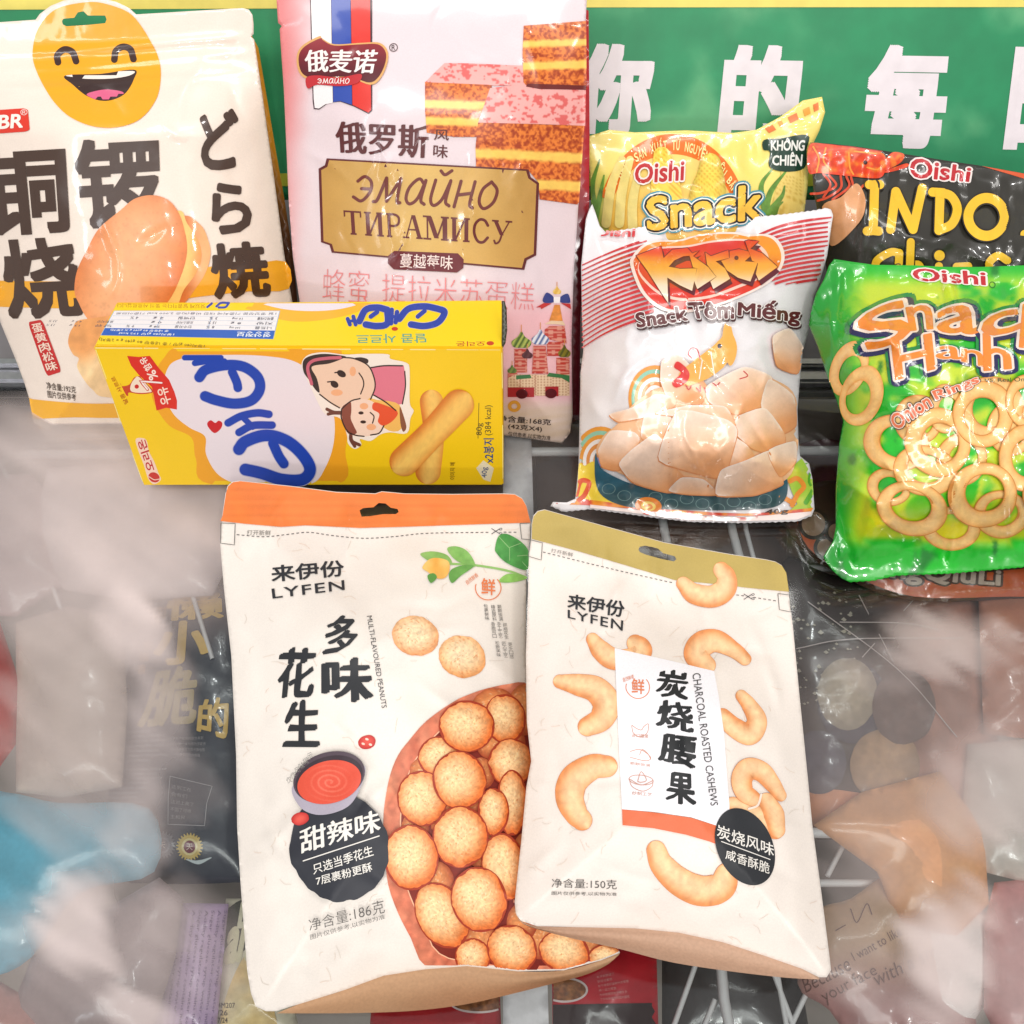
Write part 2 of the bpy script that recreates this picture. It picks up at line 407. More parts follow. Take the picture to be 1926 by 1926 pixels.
# ------------------------------------------------------------------ price board behind
SB = Sheet((963, 828), 54, off=-.055); SB.e0, SB.dl = .0002, .00005
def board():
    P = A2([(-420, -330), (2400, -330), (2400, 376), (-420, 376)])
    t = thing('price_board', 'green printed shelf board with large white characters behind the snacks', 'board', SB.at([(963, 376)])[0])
    SB.body(P, 'board_panel', t, M_board, lambda V: speck(V, mixc((34, 142, 92), (130, 190, 136), ss(.52, .76, fbm(V, 120, 4, 3))*.6), .06, 60), 16, back=.006)  # pale bokeh print, strengthened to put the board's sheen into its colour
    a = Art(SB); a.fill(A2([(-420, 0), (2400, 0), (2400, 12), (960, 14), (-420, 20)])-[0, 40]+[0, 0], (240, 222, 110), 60)
    a.fill(A2([(-420, -330), (2400, -330), (2400, -40), (-420, -40)]), (240, 222, 110), 80)
    a.fill(A2([(-420, -20), (960, -26), (2400, -28), (2400, 13), (960, 14), (-420, 20)]), (240, 222, 110), 60)
    a.fill(A2([(-420, 326), (2400, 326), (2400, 350), (-420, 350)]), (205, 212, 70), 60)
    a.build('yellow_border', t, M_board)
    z = Z(1080, 0, 2.2766); W = (240, 230, 234)
    for ch, q in (('你', [(20, 185), (350, 190), (325, 575), (-10, 575)]), ('的', [(650, 190), (985, 195), (955, 600), (610, 590)]),
                  ('每', [(1275, 190), (1620, 195), (1575, 640), (1225, 630)]), ('日', [(1890, 200), (2150, 205), (2100, 645), (1835, 640)])):
        a = Art(SB); a.text(ch, z(q), W, off=.046, sq=True, L=30); a.build('slogan_character', t, M_board)
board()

# ------------------------------------------------------------------ dorayaki pouch
z1 = Z(0, 0, 560/1926); z1 = Z(0, 0, 1926/560); z4 = Z(0, 480, 1926/560)
def dorayaki():
    arc = ell(182, 118, 126, 122, 0, 96); arc = A2([(67, 37), (75, 26), (95, 11), (120, 1), (150, -5), (190, -4), (220, 4), (243, 15), (256, 27)])
    P = np.vstack([A2([(-120, 50)]), arc, A2([(455, 15), (468, 18), (475, 28), (477, 45), (477, 64), (472, 69), (478, 74), (495, 190), (515, 330), (535, 480), (551, 575), (572, 720), (588, 822), (582, 829), (300, 829), (203, 827), (92, 833), (77, 830), (69, 820), (64, 800), (55, 750), (46, 721), (29, 675), (0, 605), (-30, 530), (-62, 400), (-92, 220)])])
    hole = z1((400, 135), (412, 120), (480, 115), (503, 80), (540, 72), (568, 100), (680, 100), (690, 125), (680, 150), (560, 162), (430, 170), (405, 158))
    def ridge(p):
        y = p[:, 1]+p[:, 0]*.06; r = 0
        for c, wd, am in ((100, 9, .0010), (130, 8, .0007), (168, 8, .0007)): r = r+am*np.exp(-((y-c-3*np.sin(p[:, 0]/90))/wd)**2)
        return r+.0016*(fbm(p, 140, 2, 3)-.5)*ss(90, 300, p[:, 1])
    cr = creases(P, 26, 3, .0007, 9); S = Sheet((300, 828), 54, off=-.014, h=H(P, .022, 230, lambda p: ss(70, 260, p[:, 1]), lambda p: ridge(p)+cr(p)))
    t = thing('snack_pouch', 'cream dorayaki pouch with a round yellow laughing face at its top', 'snack pouch', base_of(P, S))
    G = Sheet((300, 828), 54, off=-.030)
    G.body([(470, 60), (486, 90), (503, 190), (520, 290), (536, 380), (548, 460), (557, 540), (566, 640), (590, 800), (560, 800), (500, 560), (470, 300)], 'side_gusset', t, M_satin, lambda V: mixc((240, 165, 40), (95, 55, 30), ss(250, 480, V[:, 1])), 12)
    S.body(P, 'pouch_body', t, M_film, lambda V: np.tile((248., 232, 218), (len(V), 1)), 5, [hole])
    a = Art(S)
    a.soft(A2([(-70, 528), (0, 528), (142, 529), (260, 520), (391, 502), (470, 497), (537, 492), (543, 543), (470, 548), (375, 558), (260, 574), (142, 580), (0, 577), (-70, 574)]), (248, 176, 42), 3)
    a.soft(A2([(55, 749), (62, 751), (140, 758), (215, 759), (400, 752), (575, 742), (579, 770), (400, 780), (220, 786), (140, 785), (65, 788), (62, 786)]), (248, 182, 52), 3)
    a.build('yellow_bands', t, M_film)
    E = z1((450, 30), (600, 12), (720, 35), (830, 80), (900, 150), (970, 260), (1020, 360), (1040, 460), (1030, 580), (1000, 660), (940, 740), (860, 795), (740, 825), (620, 820), (520, 790), (430, 740), (350, 660), (290, 570), (240, 470), (212, 380), (215, 290), (240, 200), (290, 120), (360, 60))
    a = Art(S); a.fill(cat(E, 4, True), (250, 174, 20), 5, [hole]); face = a.build('face_emblem', t, M_film)
    dk = (60, 32, 25)
    for e in ([(109, 117), (108, 104), (121, 93), (136, 98), (143, 115)], [(215, 112), (218, 96), (231, 88), (245, 93), (251, 111)]): a = Art(S); a.line(e, 12.5, dk, n=10); a.build('eye', face, M_film)
    a = Art(S); mth = cat([(122, 142), (188, 139), (252, 131), (252, 148), (237, 174), (214, 187), (188, 189), (161, 179), (138, 160)], 5, True)
    a.fill(mth, (52, 28, 25), 6); a.fill(cat(z1((433, 487), (640, 470), (860, 459), (838, 488), (720, 508), (560, 510), (470, 498)), 4, True), (250, 240, 230), 6, clip=mth)
    a.fill(cat(z1((560, 612), (640, 584), (720, 580), (800, 600), (750, 645), (650, 652)), 5, True), (226, 100, 140), 6, clip=mth)
    a.build('mouth', face, M_film)
    a = Art(S); br = (72, 50, 38)
    a.text('铜', [(-52, 282), (122, 272), (132, 437), (-30, 446)], br, off=.027, sq=True, L=14); a.text('锣', [(136, 264), (298, 256), (304, 424), (152, 436)], br, off=.027, sq=True, L=14)
    a.text('烧', [(-8, 452), (140, 444), (160, 596), (18, 602)], br, off=.027, sq=True, L=14)
    a.build('title_lettering', t, M_film); a = Art(S)
    for ch, q in (('ど', [(372, 210), (446, 203), (459, 316), (380, 323)]), ('ら', [(393, 345), (466, 340), (478, 436), (400, 443)]), ('焼', [(389, 458), (500, 452), (512, 558), (404, 564)])): a.text(ch, q, br, off=.038, L=14)
    a.build('kana_lettering', t, M_film); a = Art(S)
    a.text('净含量:192克', [(86, 718), (142, 727), (143, 740), (88, 732)], (90, 75, 65), off=.01, L=0); a.text('图片仅供参考', [(88, 734), (142, 741), (143, 754), (90, 748)], (90, 75, 65), off=.01, L=0)
    a.build('weight_lettering', t, M_film)
    a = Art(S); R_ = lambda: 0
    q = affq([(-50, 210), (52, 203), (56, 247), (-46, 254)]); a.fill(q(rrect(0, 0, 1, 1, .12)), (226, 52, 30), 8); a.text('BR', q(bx(.42, .22, .88, .82)), (255, 245, 235), off=.03, shear=.15, L=10); a.text('®', q(bx(.86, .04, .99, .3)), (250, 230, 220), L=0)
    a.build('maker_logo', t, M_film)
    a = Art(S); q = affq(A2([(52, 606), (79, 601), (116, 699), (88, 708)])); a.fill(q(rrect(0, 0, 1, 1, .14)), (206, 40, 38), 8)
    for i, ch in enumerate('蛋黄肉松味'): b = .05+i*.18; a.text(ch, q(bx(.14, b, .86, b+.165)), (255, 225, 205), off=.02, L=0)
    a.build('flavour_label', t, M_film)
    def cake(c0, c1):
        def f(V, r, u):
            k = ss(.55, 1, r); c = mixc(c0, c1, k*.8); c = c*(1-.07*(u[:, 1]-.1))[:, None]; return speck(V, c, .06, 14, 3)*(1-.12*(fbm(V, 3.2, 8, 2) > .69))[:, None]
        return f
    a = Art(S)
    a.fill(cat([(343, 408), (378, 424), (392, 453), (396, 480), (387, 512), (369, 541), (340, 575), (300, 575), (320, 480)], 6, True), lambda V: speck(V, mixc((222, 118, 56), (250, 184, 122), ss(338, 385, V[:, 0])), .06, 12), 5)
    a.fill(cat([(334, 396), (352, 420), (374, 455), (379, 485), (369, 514), (346, 545), (320, 590), (250, 560), (260, 430)], 6, True), lambda V: speck(V, mixc((254, 206, 120), (236, 156, 70), ss(350, 378, V[:, 0])), .05, 12), 5)
    a.fill(cat([(140, 547), (145, 509), (163, 471), (186, 430), (227, 395), (253, 374), (285, 367), (314, 375), (333, 395), (345, 425), (352, 470), (340, 520), (310, 575), (250, 620), (200, 632), (165, 600), (148, 570)], 6, True),
           lambda V: speck(V, mixc((248, 178, 124), (224, 112, 46), np.clip(seg_d(V, [(215, 570), (265, 440)], False)/92-.2, 0, 1)**1.4), .05, 16)*(1-.05*(fbm(V, 3.4, 5, 2) > .74))[:, None], 4)
    a.fill(cat([(163, 600), (137, 616), (128, 643), (137, 666), (148, 674), (145, 690), (157, 713), (174, 733), (200, 747), (300, 740), (300, 600)], 6, True),
           lambda V: speck(V, mixc((238, 164, 96), (252, 214, 160), ss(645, 690, V[:, 1]+10*np.sin(V[:, 0]/14))), .10, 13), 5)
    a.build('pancake_picture', t, M_film)
dorayaki()

# ------------------------------------------------------------------ tiramisu pouch
def cyr(a, q, wd, c):                         # the slanted name, stroke by stroke
    f = affq(q); x = 0
    for wl, sts in ((.9, [[(.08, .2), (.4, 0), (.8, .2), (.86, .6), (.5, 1), (.02, .86)], [(.36, .5), (.86, .5)]]), (1.25, [[(-.02, 1), (.12, .9), (.3, .02)], [(.3, .02), (.48, .95)], [(.48, .95), (.86, .02)], [(.86, .02), (.88, .9), (1, .98)]]),
                    (1.0, [[(.8, .2), (.5, 0), (.12, .35), (.06, .8), (.3, 1), (.62, .75), (.84, .05)], [(.84, .05), (.78, .8), (.98, .98)]]), (1.05, [[(.14, .02), (.08, .75), (.28, 1), (.6, .75), (.82, .1)], [(.84, .02), (.78, .8), (.98, .98)], [(.3, -.34), (.52, -.2), (.8, -.36)]]),
                    (1.0, [[(.16, .02), (.06, 1)], [(.84, .02), (.78, .85), (.95, 1)], [(.12, .55), (.8, .45)]]), (.95, [[(.5, 0), (.12, .3), (.06, .75), (.36, 1), (.78, .75), (.86, .3), (.5, 0)]])):
        for s_ in sts: a.line(f(A2([((x+u*wl*.86)/6.15, v) for u, v in s_])), wd, c, n=7)
        x += wl
def tiramisu():
    z = Z(500, 0, 1926/620); P = np.vstack([A2([(515, -75), (1108, -80), (1102, 32), (1097, 232), (1089, 370), (1079, 515), (1075, 640)]), A2([(1077, 782), (1072, 815), (1057, 834), (1003, 826), (952, 819), (760, 822), (600, 824), (589, 815), (578, 690), (563, 563), (551, 483), (543, 377), (534, 171), (526, 55), (530, 49), (523, 43)])])
    cr1 = creases(P, 22, 13, .0006, 9); cr2 = creases(P, 14, 14, .0006, 8, (620, 290, 1010, 480), (60, 150), (1.1, 2.0)); S = Sheet((800, 828), 54, h=H(P, .018, 240, lambda p: ss(-40, 240, p[:, 1]), lambda p: .0022*(fbm(p, 150, 6, 3)-.5)+cr1(p)+cr2(p)))
    t = thing('snack_pouch', 'pale pink tiramisu pouch with gold plaque and cake slices', 'snack pouch', base_of(P, S))
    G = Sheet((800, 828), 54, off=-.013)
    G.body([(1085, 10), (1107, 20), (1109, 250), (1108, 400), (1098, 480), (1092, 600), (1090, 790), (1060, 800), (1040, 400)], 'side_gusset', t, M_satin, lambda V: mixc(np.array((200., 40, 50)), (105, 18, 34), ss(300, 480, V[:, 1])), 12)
    def base(V):
        c = mixc((232, 130, 130), (234, 216, 220), ss(0, 95, V[:, 0]-520-V[:, 1]*.06-20*(fbm(V, 120, 3)-.5)*2+60*ss(0, 500, V[:, 1])))
        c = mixc(c[0] if 0 else c, c*0+np.array((242., 190, 196)), ss(540, 600, V[:, 1])*ss(620, 800, V[:, 0])*(1-ss(740, 780, V[:, 1])))
        return mixc2(c, (222, 196, 170), ss(742, 775, V[:, 1])*(.5+.5*vn(V[:, 0]/40+V[:, 1]/9, V[:, 1]/9, 4)))
    S.body(P, 'pouch_body', t, M_satin, base, 5)
    a = Art(S)
    def stripe(x0, x1, u0, u1, c): a.fill([(x0, -75), (x1, -75), (x1, 0), (u1, 185), (u1-1, 196), ((u0+u1)/2, 192), (u0, 198), (u0, 185), (x0, 0)], c, 14)
    a.fill(A2([(583, -75), (697, -75), (700, 0), (700, 208), (693, 214), (665, 200), (640, 191), (618, 193), (600, 206), (590, 205), (588, 190), (583, 0)]), (70, 40, 50), 14)
    a.fill(A2([(585, -75), (621, -75), (622, 0), (626, 193), (612, 196), (600, 204), (592, 203), (590, 185), (585, 0)]), (246, 240, 240), 14)
    a.fill(A2([(622, -75), (658, -75), (659, 0), (662, 197), (640, 190), (627, 192), (623, 0)]), (48, 78, 172), 14)
    a.fill(A2([(659, -75), (694, -75), (696, 0), (698, 207), (693, 212), (675, 203), (663, 197), (660, 0)]), (226, 50, 38), 14)
    a.build('ribbon_stripes', t, M_satin)
    a = Art(S); B = z((180, 330), (215, 265), (310, 212), (330, 225), (400, 258), (560, 250), (665, 250), (712, 300), (708, 375), (668, 460), (610, 495), (500, 460), (350, 460), (255, 465), (195, 425))
    a.soft(B, (226, 170, 100), 5, step=6); c = B.mean(0); a.soft(c+(B-c)*[.955, .91], lambda V: mixc((150, 25, 40), (88, 16, 28), ss(70, 150, V[:, 1])), 5, step=6)
    a.text('俄麦诺', z((222, 290), (660, 290), (632, 430), (232, 418)), (250, 240, 235), nib=(.055, .02), L=10)
    a.soft(z((235, 455), (300, 440), (430, 452), (555, 432), (535, 485), (430, 503), (300, 495), (245, 517)), (196, 42, 50), 5, step=6); cyr(a, z((302, 460), (496, 457), (492, 488), (304, 485)), 1.5, (250, 235, 230))
    a.ring(740, 89, 8, 8, 0, .82, lambda V, u: np.tile((80., 60, 60), (len(V), 1)), na=24, nr=2); a.text('R', bx(736.5, 84.5, 743.5, 93.5), (80, 60, 60), L=0)
    a.build('maker_logo', t, M_satin)
    a = Art(S); dk = (92, 34, 34)
    a.text('俄罗斯', z((400, 706), (955, 732), (945, 928), (412, 893)), dk, nib=(.06, .012), off=.012, L=12)
    a.build('title_lettering', t, M_satin)
    # cakes
    a = Art(S)
    def icing(V): 
        k = (fbm(V*[1, 1.5], 8, 21, 2) > .61)*1.0; return mixc((246, 176, 170), (224, 92, 88), k*.85)
    def side(y0, y1, slope, x0, cuts):
        def f(V):
            v = (V[:, 1]-slope*(V[:, 0]-x0)-y0)/(y1-y0)+.03*(fbm(V, 8, 5, 2)-.5)
            crumb = mixc((240, 132, 52), (168, 62, 20), np.clip((fbm(V, 4.2, 31, 3)-.40)*4.2, 0, 1)); cream = speck(V, np.tile((252., 206, 96), (len(V), 1)), .06, 8)
            k = np.zeros(len(V))
            for c0, c1 in cuts: k = np.maximum(k, ss(c0-.03, c0+.02, v)*(1-ss(c1-.02, c1+.03, v)))
            return mixc2(crumb, cream, k)
        return f
    a.fill(z((930, 478), (1320, 490), (1320, 700), (1250, 800), (1100, 800), (940, 775), (930, 640)), side(153, 252, .03, 800, ((.36, .5), (.68, .82))), 3)
    a.fill(z((932, 480), (985, 425), (1045, 368), (1200, 370), (1515, 385), (1530, 500), (1330, 500), (1300, 495)), icing, 3)
    a.fill(z((1240, 715), (1862, 735), (1830, 1180), (1820, 1195), (1600, 1165), (1592, 1065), (1530, 990), (1228, 972), (1225, 860)), side(232, 372, .05, 900, ((.34, .46), (.72, .84))), 3)
    a.fill(z((1310, 515), (1500, 492), (1870, 520), (1866, 735), (1600, 725), (1240, 716)), icing, 3)
    a.fill(z((1507, 150), (1700, 135), (1872, 122), (1874, 520), (1530, 508), (1505, 480), (1500, 300)), side(46, 165, -.03, 985, ((.26, .36), (.6, .72))), 3)
    a.fill(z((1530, 488), (1872, 500), (1872, 525), (1600, 520), (1520, 505)), (110, 30, 26), 6)
    a.build('cake_picture', t, M_satin)
    a = Art(S)
    a.text('风', z((985, 755), (1072, 760), (1068, 822), (982, 818)), dk, off=.01, L=0); a.text('味', z((980, 842), (1066, 848), (1062, 926), (976, 920)), dk, off=.01, L=0)
    a.build('flavour_lettering', t, M_satin)
    a = Art(S)
    def plaque(k):
        o = z((355, 925), (1535, 990), (1548, 1035), (1597, 1070), (1580, 1492), (1525, 1520), (1510, 1577), (385, 1476), (372, 1432), (322, 1415), (308, 985), (345, 965)); c = o.mean(0); return c+(o-c)*(1-np.array([k*.7, k]))
    a.fill(plaque(0), (98, 34, 34), 9); a.fill(plaque(.035), lambda V: speck(V, mixc((222, 182, 104), (196, 148, 74), np.abs(V[:, 0]-800)/220), .05, 60), 9); plq = a.build('gold_plaque', t, M_satin); a = Art(S)
    cyr(a, z((535, 1030), (1395, 1066), (1365, 1225), (505, 1170)), 6.0, (112, 44, 36))
    pp = affq(z((445, 1228), (1445, 1292), (1440, 1432), (455, 1368)))
    def serif(ch, x, wd):                    # roman capitals with thick stems, hairlines and slab serifs
        def R_(u0, v0, u1, v1, k=0): a.fill(pp(A2([(x+u0*wd, v0), (x+u1*wd, v0), (x+(u1+k)*wd, v1), (x+(u0+k)*wd, v1)])), (104, 36, 34), 8)
        def sf(u, v): R_(u-.17, v-.035, u+.17, v+.035)
        th, hl = .2, .07
        if ch == 'Т': R_(.5-th/2, .06, .5+th/2, .95); R_(.02, 0, .98, .07); R_(.02, .05, .09, .26); R_(.91, .05, .98, .26); sf(.5, .965)
        if ch == 'И': R_(.1, .05, .1+th, .95); R_(.72, .05, .72+th, .95); R_(.68, .06, .68+.1, .92, -.46); [sf(u, v) for u in (.2, .82) for v in (.035, .965)]
        if ch == 'Р': R_(.12, .05, .12+th, .95); sf(.22, .965); sf(.2, .035); a.line(pp(A2([(x+.25*wd, .04), (x+.62*wd, .05), (x+.84*wd, .17), (x+.8*wd, .42), (x+.55*wd, .52), (x+.28*wd, .52)])), 4.2, (104, 36, 34))
        if ch == 'А': R_(.44, .02, .44+hl, .95, -.34); R_(.42, .02, .42+th, .95, .3); R_(.22, .6, .72, .66); sf(.12, .965); sf(.82, .965)
        if ch == 'М': R_(.08, .05, .08+hl, .95); R_(.76, .05, .76+th, .95); R_(.1, .04, .1+th, .92, .3); R_(.8, .04, .8+hl, .92, -.32); sf(.1, .965); sf(.86, .965); sf(.1, .035); sf(.86, .035)
        if ch == 'С': a.line(pp(A2([(x+.88*wd, .25), (x+.7*wd, .05), (x+.42*wd, .03), (x+.17*wd, .25), (x+.13*wd, .6), (x+.32*wd, .92), (x+.62*wd, .96), (x+.88*wd, .76)])), 5.2, (104, 36, 34))
        if ch == 'У': R_(.08, .05, .08+th, .62, .32); R_(.82, .05, .82+hl, .62, -.36); a.line(pp(A2([(x+.5*wd, .6), (x+.38*wd, .88), (x+.2*wd, .98), (x+.12*wd, .86)])), 3.4, (104, 36, 34)); sf(.16, .035); sf(.84, .035)
    xs = 0
    for ch, wd in zip('ТИРАМИСУ', (.118, .128, .105, .125, .15, .128, .118, .128)): serif(ch, xs+.006, wd-.012); xs += wd
    a.build('plaque_lettering', plq, M_satin); a = Art(S)
    q = affq(z((715, 1462), (1158, 1482), (1152, 1594), (712, 1572))); a.fill(q(A2([(.08, .02), (.92, 0), (1, .3), (1, .75), (.92, 1), (.08, 1), (0, .7), (0, .3)])), (108, 30, 38), 7)
    a.text('蔓越莓味', q(bx(.16, .14, .86, .88)), (245, 225, 220), off=.006, L=0)
    a.build('flavour_label', t, M_satin)
    a = Art(S); pk = (238, 140, 142)
    a.text('蜂蜜', z((335, 1568), (605, 1585), (600, 1780), (330, 1750)), pk, off=-.016, L=14); a.text('提拉米苏蛋糕', z((680, 1598), (1572, 1655), (1565, 1815), (680, 1760)), pk, off=-.016, L=14)
    a.build('product_lettering', t, M_satin); a = Art(S)
    a.text('净含量:168克', [(938, 780), (1037, 789), (1036, 800), (937, 793)], (60, 45, 40), off=.01, L=0); a.text('(42克X4)', [(956, 796), (1020, 802), (1019, 814), (956, 808)], (60, 45, 40), off=.01, L=0); a.text('仅供参考,以实物为准', [(956, 811), (1036, 820), (1035, 829), (956, 821)], (60, 45, 40), L=0)
    a.build('weight_lettering', t, M_satin)
    # onion-domed building with a bow
    a = Art(S); z = Z(940, 520, 1926/320); cl = P
    rd, cr, gn = (190, 58, 46), (240, 206, 176), (60, 120, 70)
    def brick(c): return lambda V: mixc(c, (246, 214, 190), ((np.sin(V[:, 1]*1.5) > .55) | (np.sin(V[:, 0]*1.9) > .8))*.6)
    for q, c in (([(565, 560), (735, 560), (760, 760), (505, 700), (510, 600)], 1), ([(535, 740), (720, 740), (715, 900), (535, 900)], 1), ([(165, 820), (310, 820), (310, 1090), (165, 1090)], 1), ([(380, 785), (520, 785), (550, 1100), (365, 1100)], 1), ([(700, 920), (790, 920), (790, 1180), (640, 1100), (640, 920)], 1), ([(90, 1090), (200, 1090), (200, 1250), (90, 1250)], 1)): a.fill(z(q), brick(rd if c else cr), 3)
    a.fill(z((90, 1150), (180, 1110), (790, 1110), (790, 1350), (90, 1350)), lambda V: mixc((236, 206, 170), (150, 80, 60), (np.sin(V[:, 0]*1.1) > .6)*.6), 3)
    for q in ([(185, 1120), (345, 1110), (360, 1150), (185, 1165)], [(560, 1090), (790, 1120), (790, 1200), (700, 1150), (530, 1130)]): a.fill(z(q), gn, 4)
    for q in ([(90, 1255), (390, 1255), (390, 1365), (90, 1365)], [(515, 1245), (665, 1245), (665, 1355), (515, 1355)]): a.fill(z(q), (172, 40, 46), 5)
    for c in ((250, 1330), (580, 1325)): a.fill(ell(*z(c)[0], 11, 9), (90, 20, 30), 5)
    def dome(cx, cy, rx, ry, c0, c1): 
        q = cat(z((cx, cy-ry*1.5), (cx+rx*.35, cy-ry*.75), (cx+rx, cy), (cx+rx*.75, cy+ry*.75), (cx, cy+ry*.85), (cx-rx*.75, cy+ry*.75), (cx-rx, cy), (cx-rx*.35, cy-ry*.75)), 5, True)
        a.fill(q, lambda V: mixc(c0, c1, ss(-.2, .3, np.sin(V[:, 0]*.62+V[:, 1]*.35))), 2.2); a.line(z((cx, cy-ry*1.4), (cx, cy-ry*2.4)), 1.4, (220, 150, 90), sm=False)
    dome(245, 740, 112, 80, (86, 110, 42), (176, 190, 90)); dome(460, 705, 98, 76, (236, 236, 242), (92, 112, 160)); dome(312, 885, 60, 50, (84, 42, 48), (100, 56, 60)); dome(732, 860, 70, 62, (130, 120, 40), (84, 84, 36)); dome(140, 1060, 52, 42, (120, 140, 60), (86, 110, 46))
    a.fill(z((620, 320), (680, 320), (715, 520), (560, 500)), lambda V: speck(V, np.tile((222., 140, 60), (len(V), 1)), .2, 5), 3); a.fill(z((505, 540), (580, 500), (715, 505), (745, 555), (640, 540)), (236, 206, 170), 4)
    dome(648, 165, 46, 42, (226, 180, 80), (240, 206, 120))
    a.soft(z((610, 235), (560, 190), (520, 190), (485, 270), (520, 300), (610, 290)), (46, 62, 130), 4, step=5); a.soft(z((685, 235), (740, 200), (780, 205), (800, 290), (760, 300), (685, 290)), (46, 62, 130), 4, step=5)
    a.fill(z((500, 300), (590, 305), (470, 370), (460, 350), (410, 350)), (196, 50, 48), 5); a.fill(z((690, 300), (800, 310), (805, 370), (780, 355)), (196, 50, 48), 5); a.fill(z((610, 230), (685, 230), (680, 300), (612, 300)), (244, 238, 238), 5)
    a.ring(*z((165, 1470))[0], 12, 11, 0, .45, lambda V, u: np.tile((226., 160, 60), (len(V), 1)), na=28, nr=2)
    a.build('domed_building_picture', t, M_satin)
def mixc2(a, b, t): return np.asarray(a, float)*(1-t[:, None])+np.asarray(b, float)*t[:, None]
tiramisu()

# ------------------------------------------------------------------ yellow biscuit carton
BL, BH, BD = .171, .171*.466, .171*.2003
BO = CAM+BL*(-1.0233*np.array([1, 0, 0])+.073*UP+2.732*FWD)
a15 = math.radians(15); BU = np.array([0, math.sin(a15), math.cos(a15)]); BB = np.array([0, math.cos(a15), -math.sin(a15)])
def carton():
    t = thing('biscuit_box', 'yellow biscuit carton lying on its long side with blue lettering', 'biscuit box', BO+np.array([BL/2, 0, 0]))
    import bmesh
    bm = bmesh.new(); X = np.array([1., 0, 0])
    vs_ = [bm.verts.new(BO+X*BL*i+BU*BH*j+BB*BD*k) for i in (0, 1) for j in (0, 1) for k in (0, 1)]
    for f in ((0, 1, 3, 2), (4, 6, 7, 5), (0, 4, 5, 1), (2, 3, 7, 6), (0, 2, 6, 4), (1, 5, 7, 3)): bm.faces.new([vs_[i] for i in f])
    bmesh.ops.recalc_face_normals(bm, faces=bm.faces); bmesh.ops.bevel(bm, geom=bm.edges[:], offset=.0007, segments=2, affect='EDGES')
    V = [v.co[:] for v in bm.verts]; bm.verts.index_update(); Fc = [[v.index for v in f.verts] for f in bm.faces]; bm.free()
    mk('carton', V, Fc, (246, 198, 20), M_card, t, smooth=False)
    SF = Sheet((500, 900), 75); SF.O = BO.copy(); ST = Sheet((500, 600), -15); ST.O = BO+BU*BH
    for s_ in (SF, ST): s_.e0, s_.dl = .00006, .000018
    FR = A2([(177, 653), (943, 657), (946, 910), (271, 912)]); TP = A2([(180, 648), (220, 572), (943, 565), (943, 652)])
    z = Z(160, 540, 1926/820); W = (240, 226, 230); org = (245, 168, 36)
    a = Art(SF)
    a.fill(FR, lambda V: speck(V, mixc((252, 207, 26), (246, 190, 30), ss(300, 0, np.abs(V[:, 0]-600))*0), .02, 80), 20)
    a.soft(z((300, 400), (350, 310), (420, 265), (700, 262), (980, 262), (1110, 400), (1160, 560), (1150, 720), (1110, 872), (560, 872), (490, 760), (470, 665), (370, 610), (300, 500)), org, 6, clip=FR, step=10)
    a.fill(z((880, 262), (1130, 262), (1150, 400), (1060, 420)), org, 9, clip=FR)
    a.soft(z((360, 370), (420, 318), (600, 300), (800, 305), (940, 335), (1050, 430), (1098, 560), (1098, 690), (1060, 800), (1000, 868), (840, 872), (690, 872), (590, 830), (535, 740), (530, 660), (460, 620), (390, 560), (352, 470)), W, 6, clip=FR, step=10)
    a.build('cloud_motif', t, M_card)
    def bub(art, strokes, zf, wds):
        for k, c in ((1.13, (190, 188, 214)), (1.0, (30, 68, 174))):
            for s_, w_ in zip(strokes, wds): art.line(zf(s_), w_*k, c, n=10)
    a = Art(SF)
    S1 = [[(505, 398), (535, 365), (620, 345), (700, 352), (760, 395), (772, 450), (735, 500), (660, 515), (580, 500), (530, 482)], [(650, 375), (670, 420), (675, 445)], [(440, 312), (600, 312)], [(485, 336), (540, 328), (615, 328)], [(520, 318), (545, 330)]]
    S2 = [[(632, 600), (690, 570), (760, 556), (812, 562)], [(680, 642), (740, 612), (826, 610)], [(700, 578), (740, 618)], [(680, 716), (710, 682), (800, 655), (890, 680), (960, 740), (994, 805), (960, 850), (870, 850), (780, 822), (708, 806)], [(830, 690), (855, 745), (878, 780)]]
    bub(a, S1, z, [19, 16, 10, 11, 8]); bub(a, S2, z, [14, 14, 11, 22, 18])
    heart = cat(z((572, 645), (545, 620), (540, 600), (556, 588), (575, 600), (590, 590), (606, 600), (600, 625)), 4, True); a.fill(heart, (206, 28, 36), 5)
    a.build('brand_lettering', t, M_card)
    a = Art(SF); zz = Z(220, 650, 1926/270)
    a.fill(zz((135, 138), (290, 152), (440, 138), (560, 300), (700, 460), (770, 620), (806, 740), (804, 858), (660, 835), (530, 872), (500, 700), (470, 560), (290, 390), (190, 270)), (222, 48, 34), 6)
    def rt(st, ax, ay, bx_, by, hw, c, **k):  # text running from (ax,ay) towards (bx,by), given half height
        d = np.array([bx_-ax, by-ay], float); L_ = np.linalg.norm(d); d /= L_; n_ = np.array([-d[1], d[0]])*hw; p, q = np.array([ax, ay]), np.array([bx_, by])
        a.text(st, zz(p-n_, q-n_, q+n_, p+n_), c, L=0, **k)
    rt('우유', 670, 790, 600, 560, 72, (255, 225, 205), off=.02); rt('%', 500, 455, 450, 340, 62, (255, 235, 220), off=.02); rt('함유', 440, 330, 330, 165, 52, (255, 235, 220), off=.02)
    a.soft(zz((45, 505), (70, 545), (170, 520), (230, 430), (310, 410), (330, 440), (480, 600), (440, 640), (300, 650), (160, 630), (150, 670), (120, 660)), (206, 70, 40), 4, step=6); a.soft(zz((185, 530), (240, 440), (300, 425), (460, 600), (420, 628), (300, 634), (190, 612)), (250, 226, 200), 4, step=6)
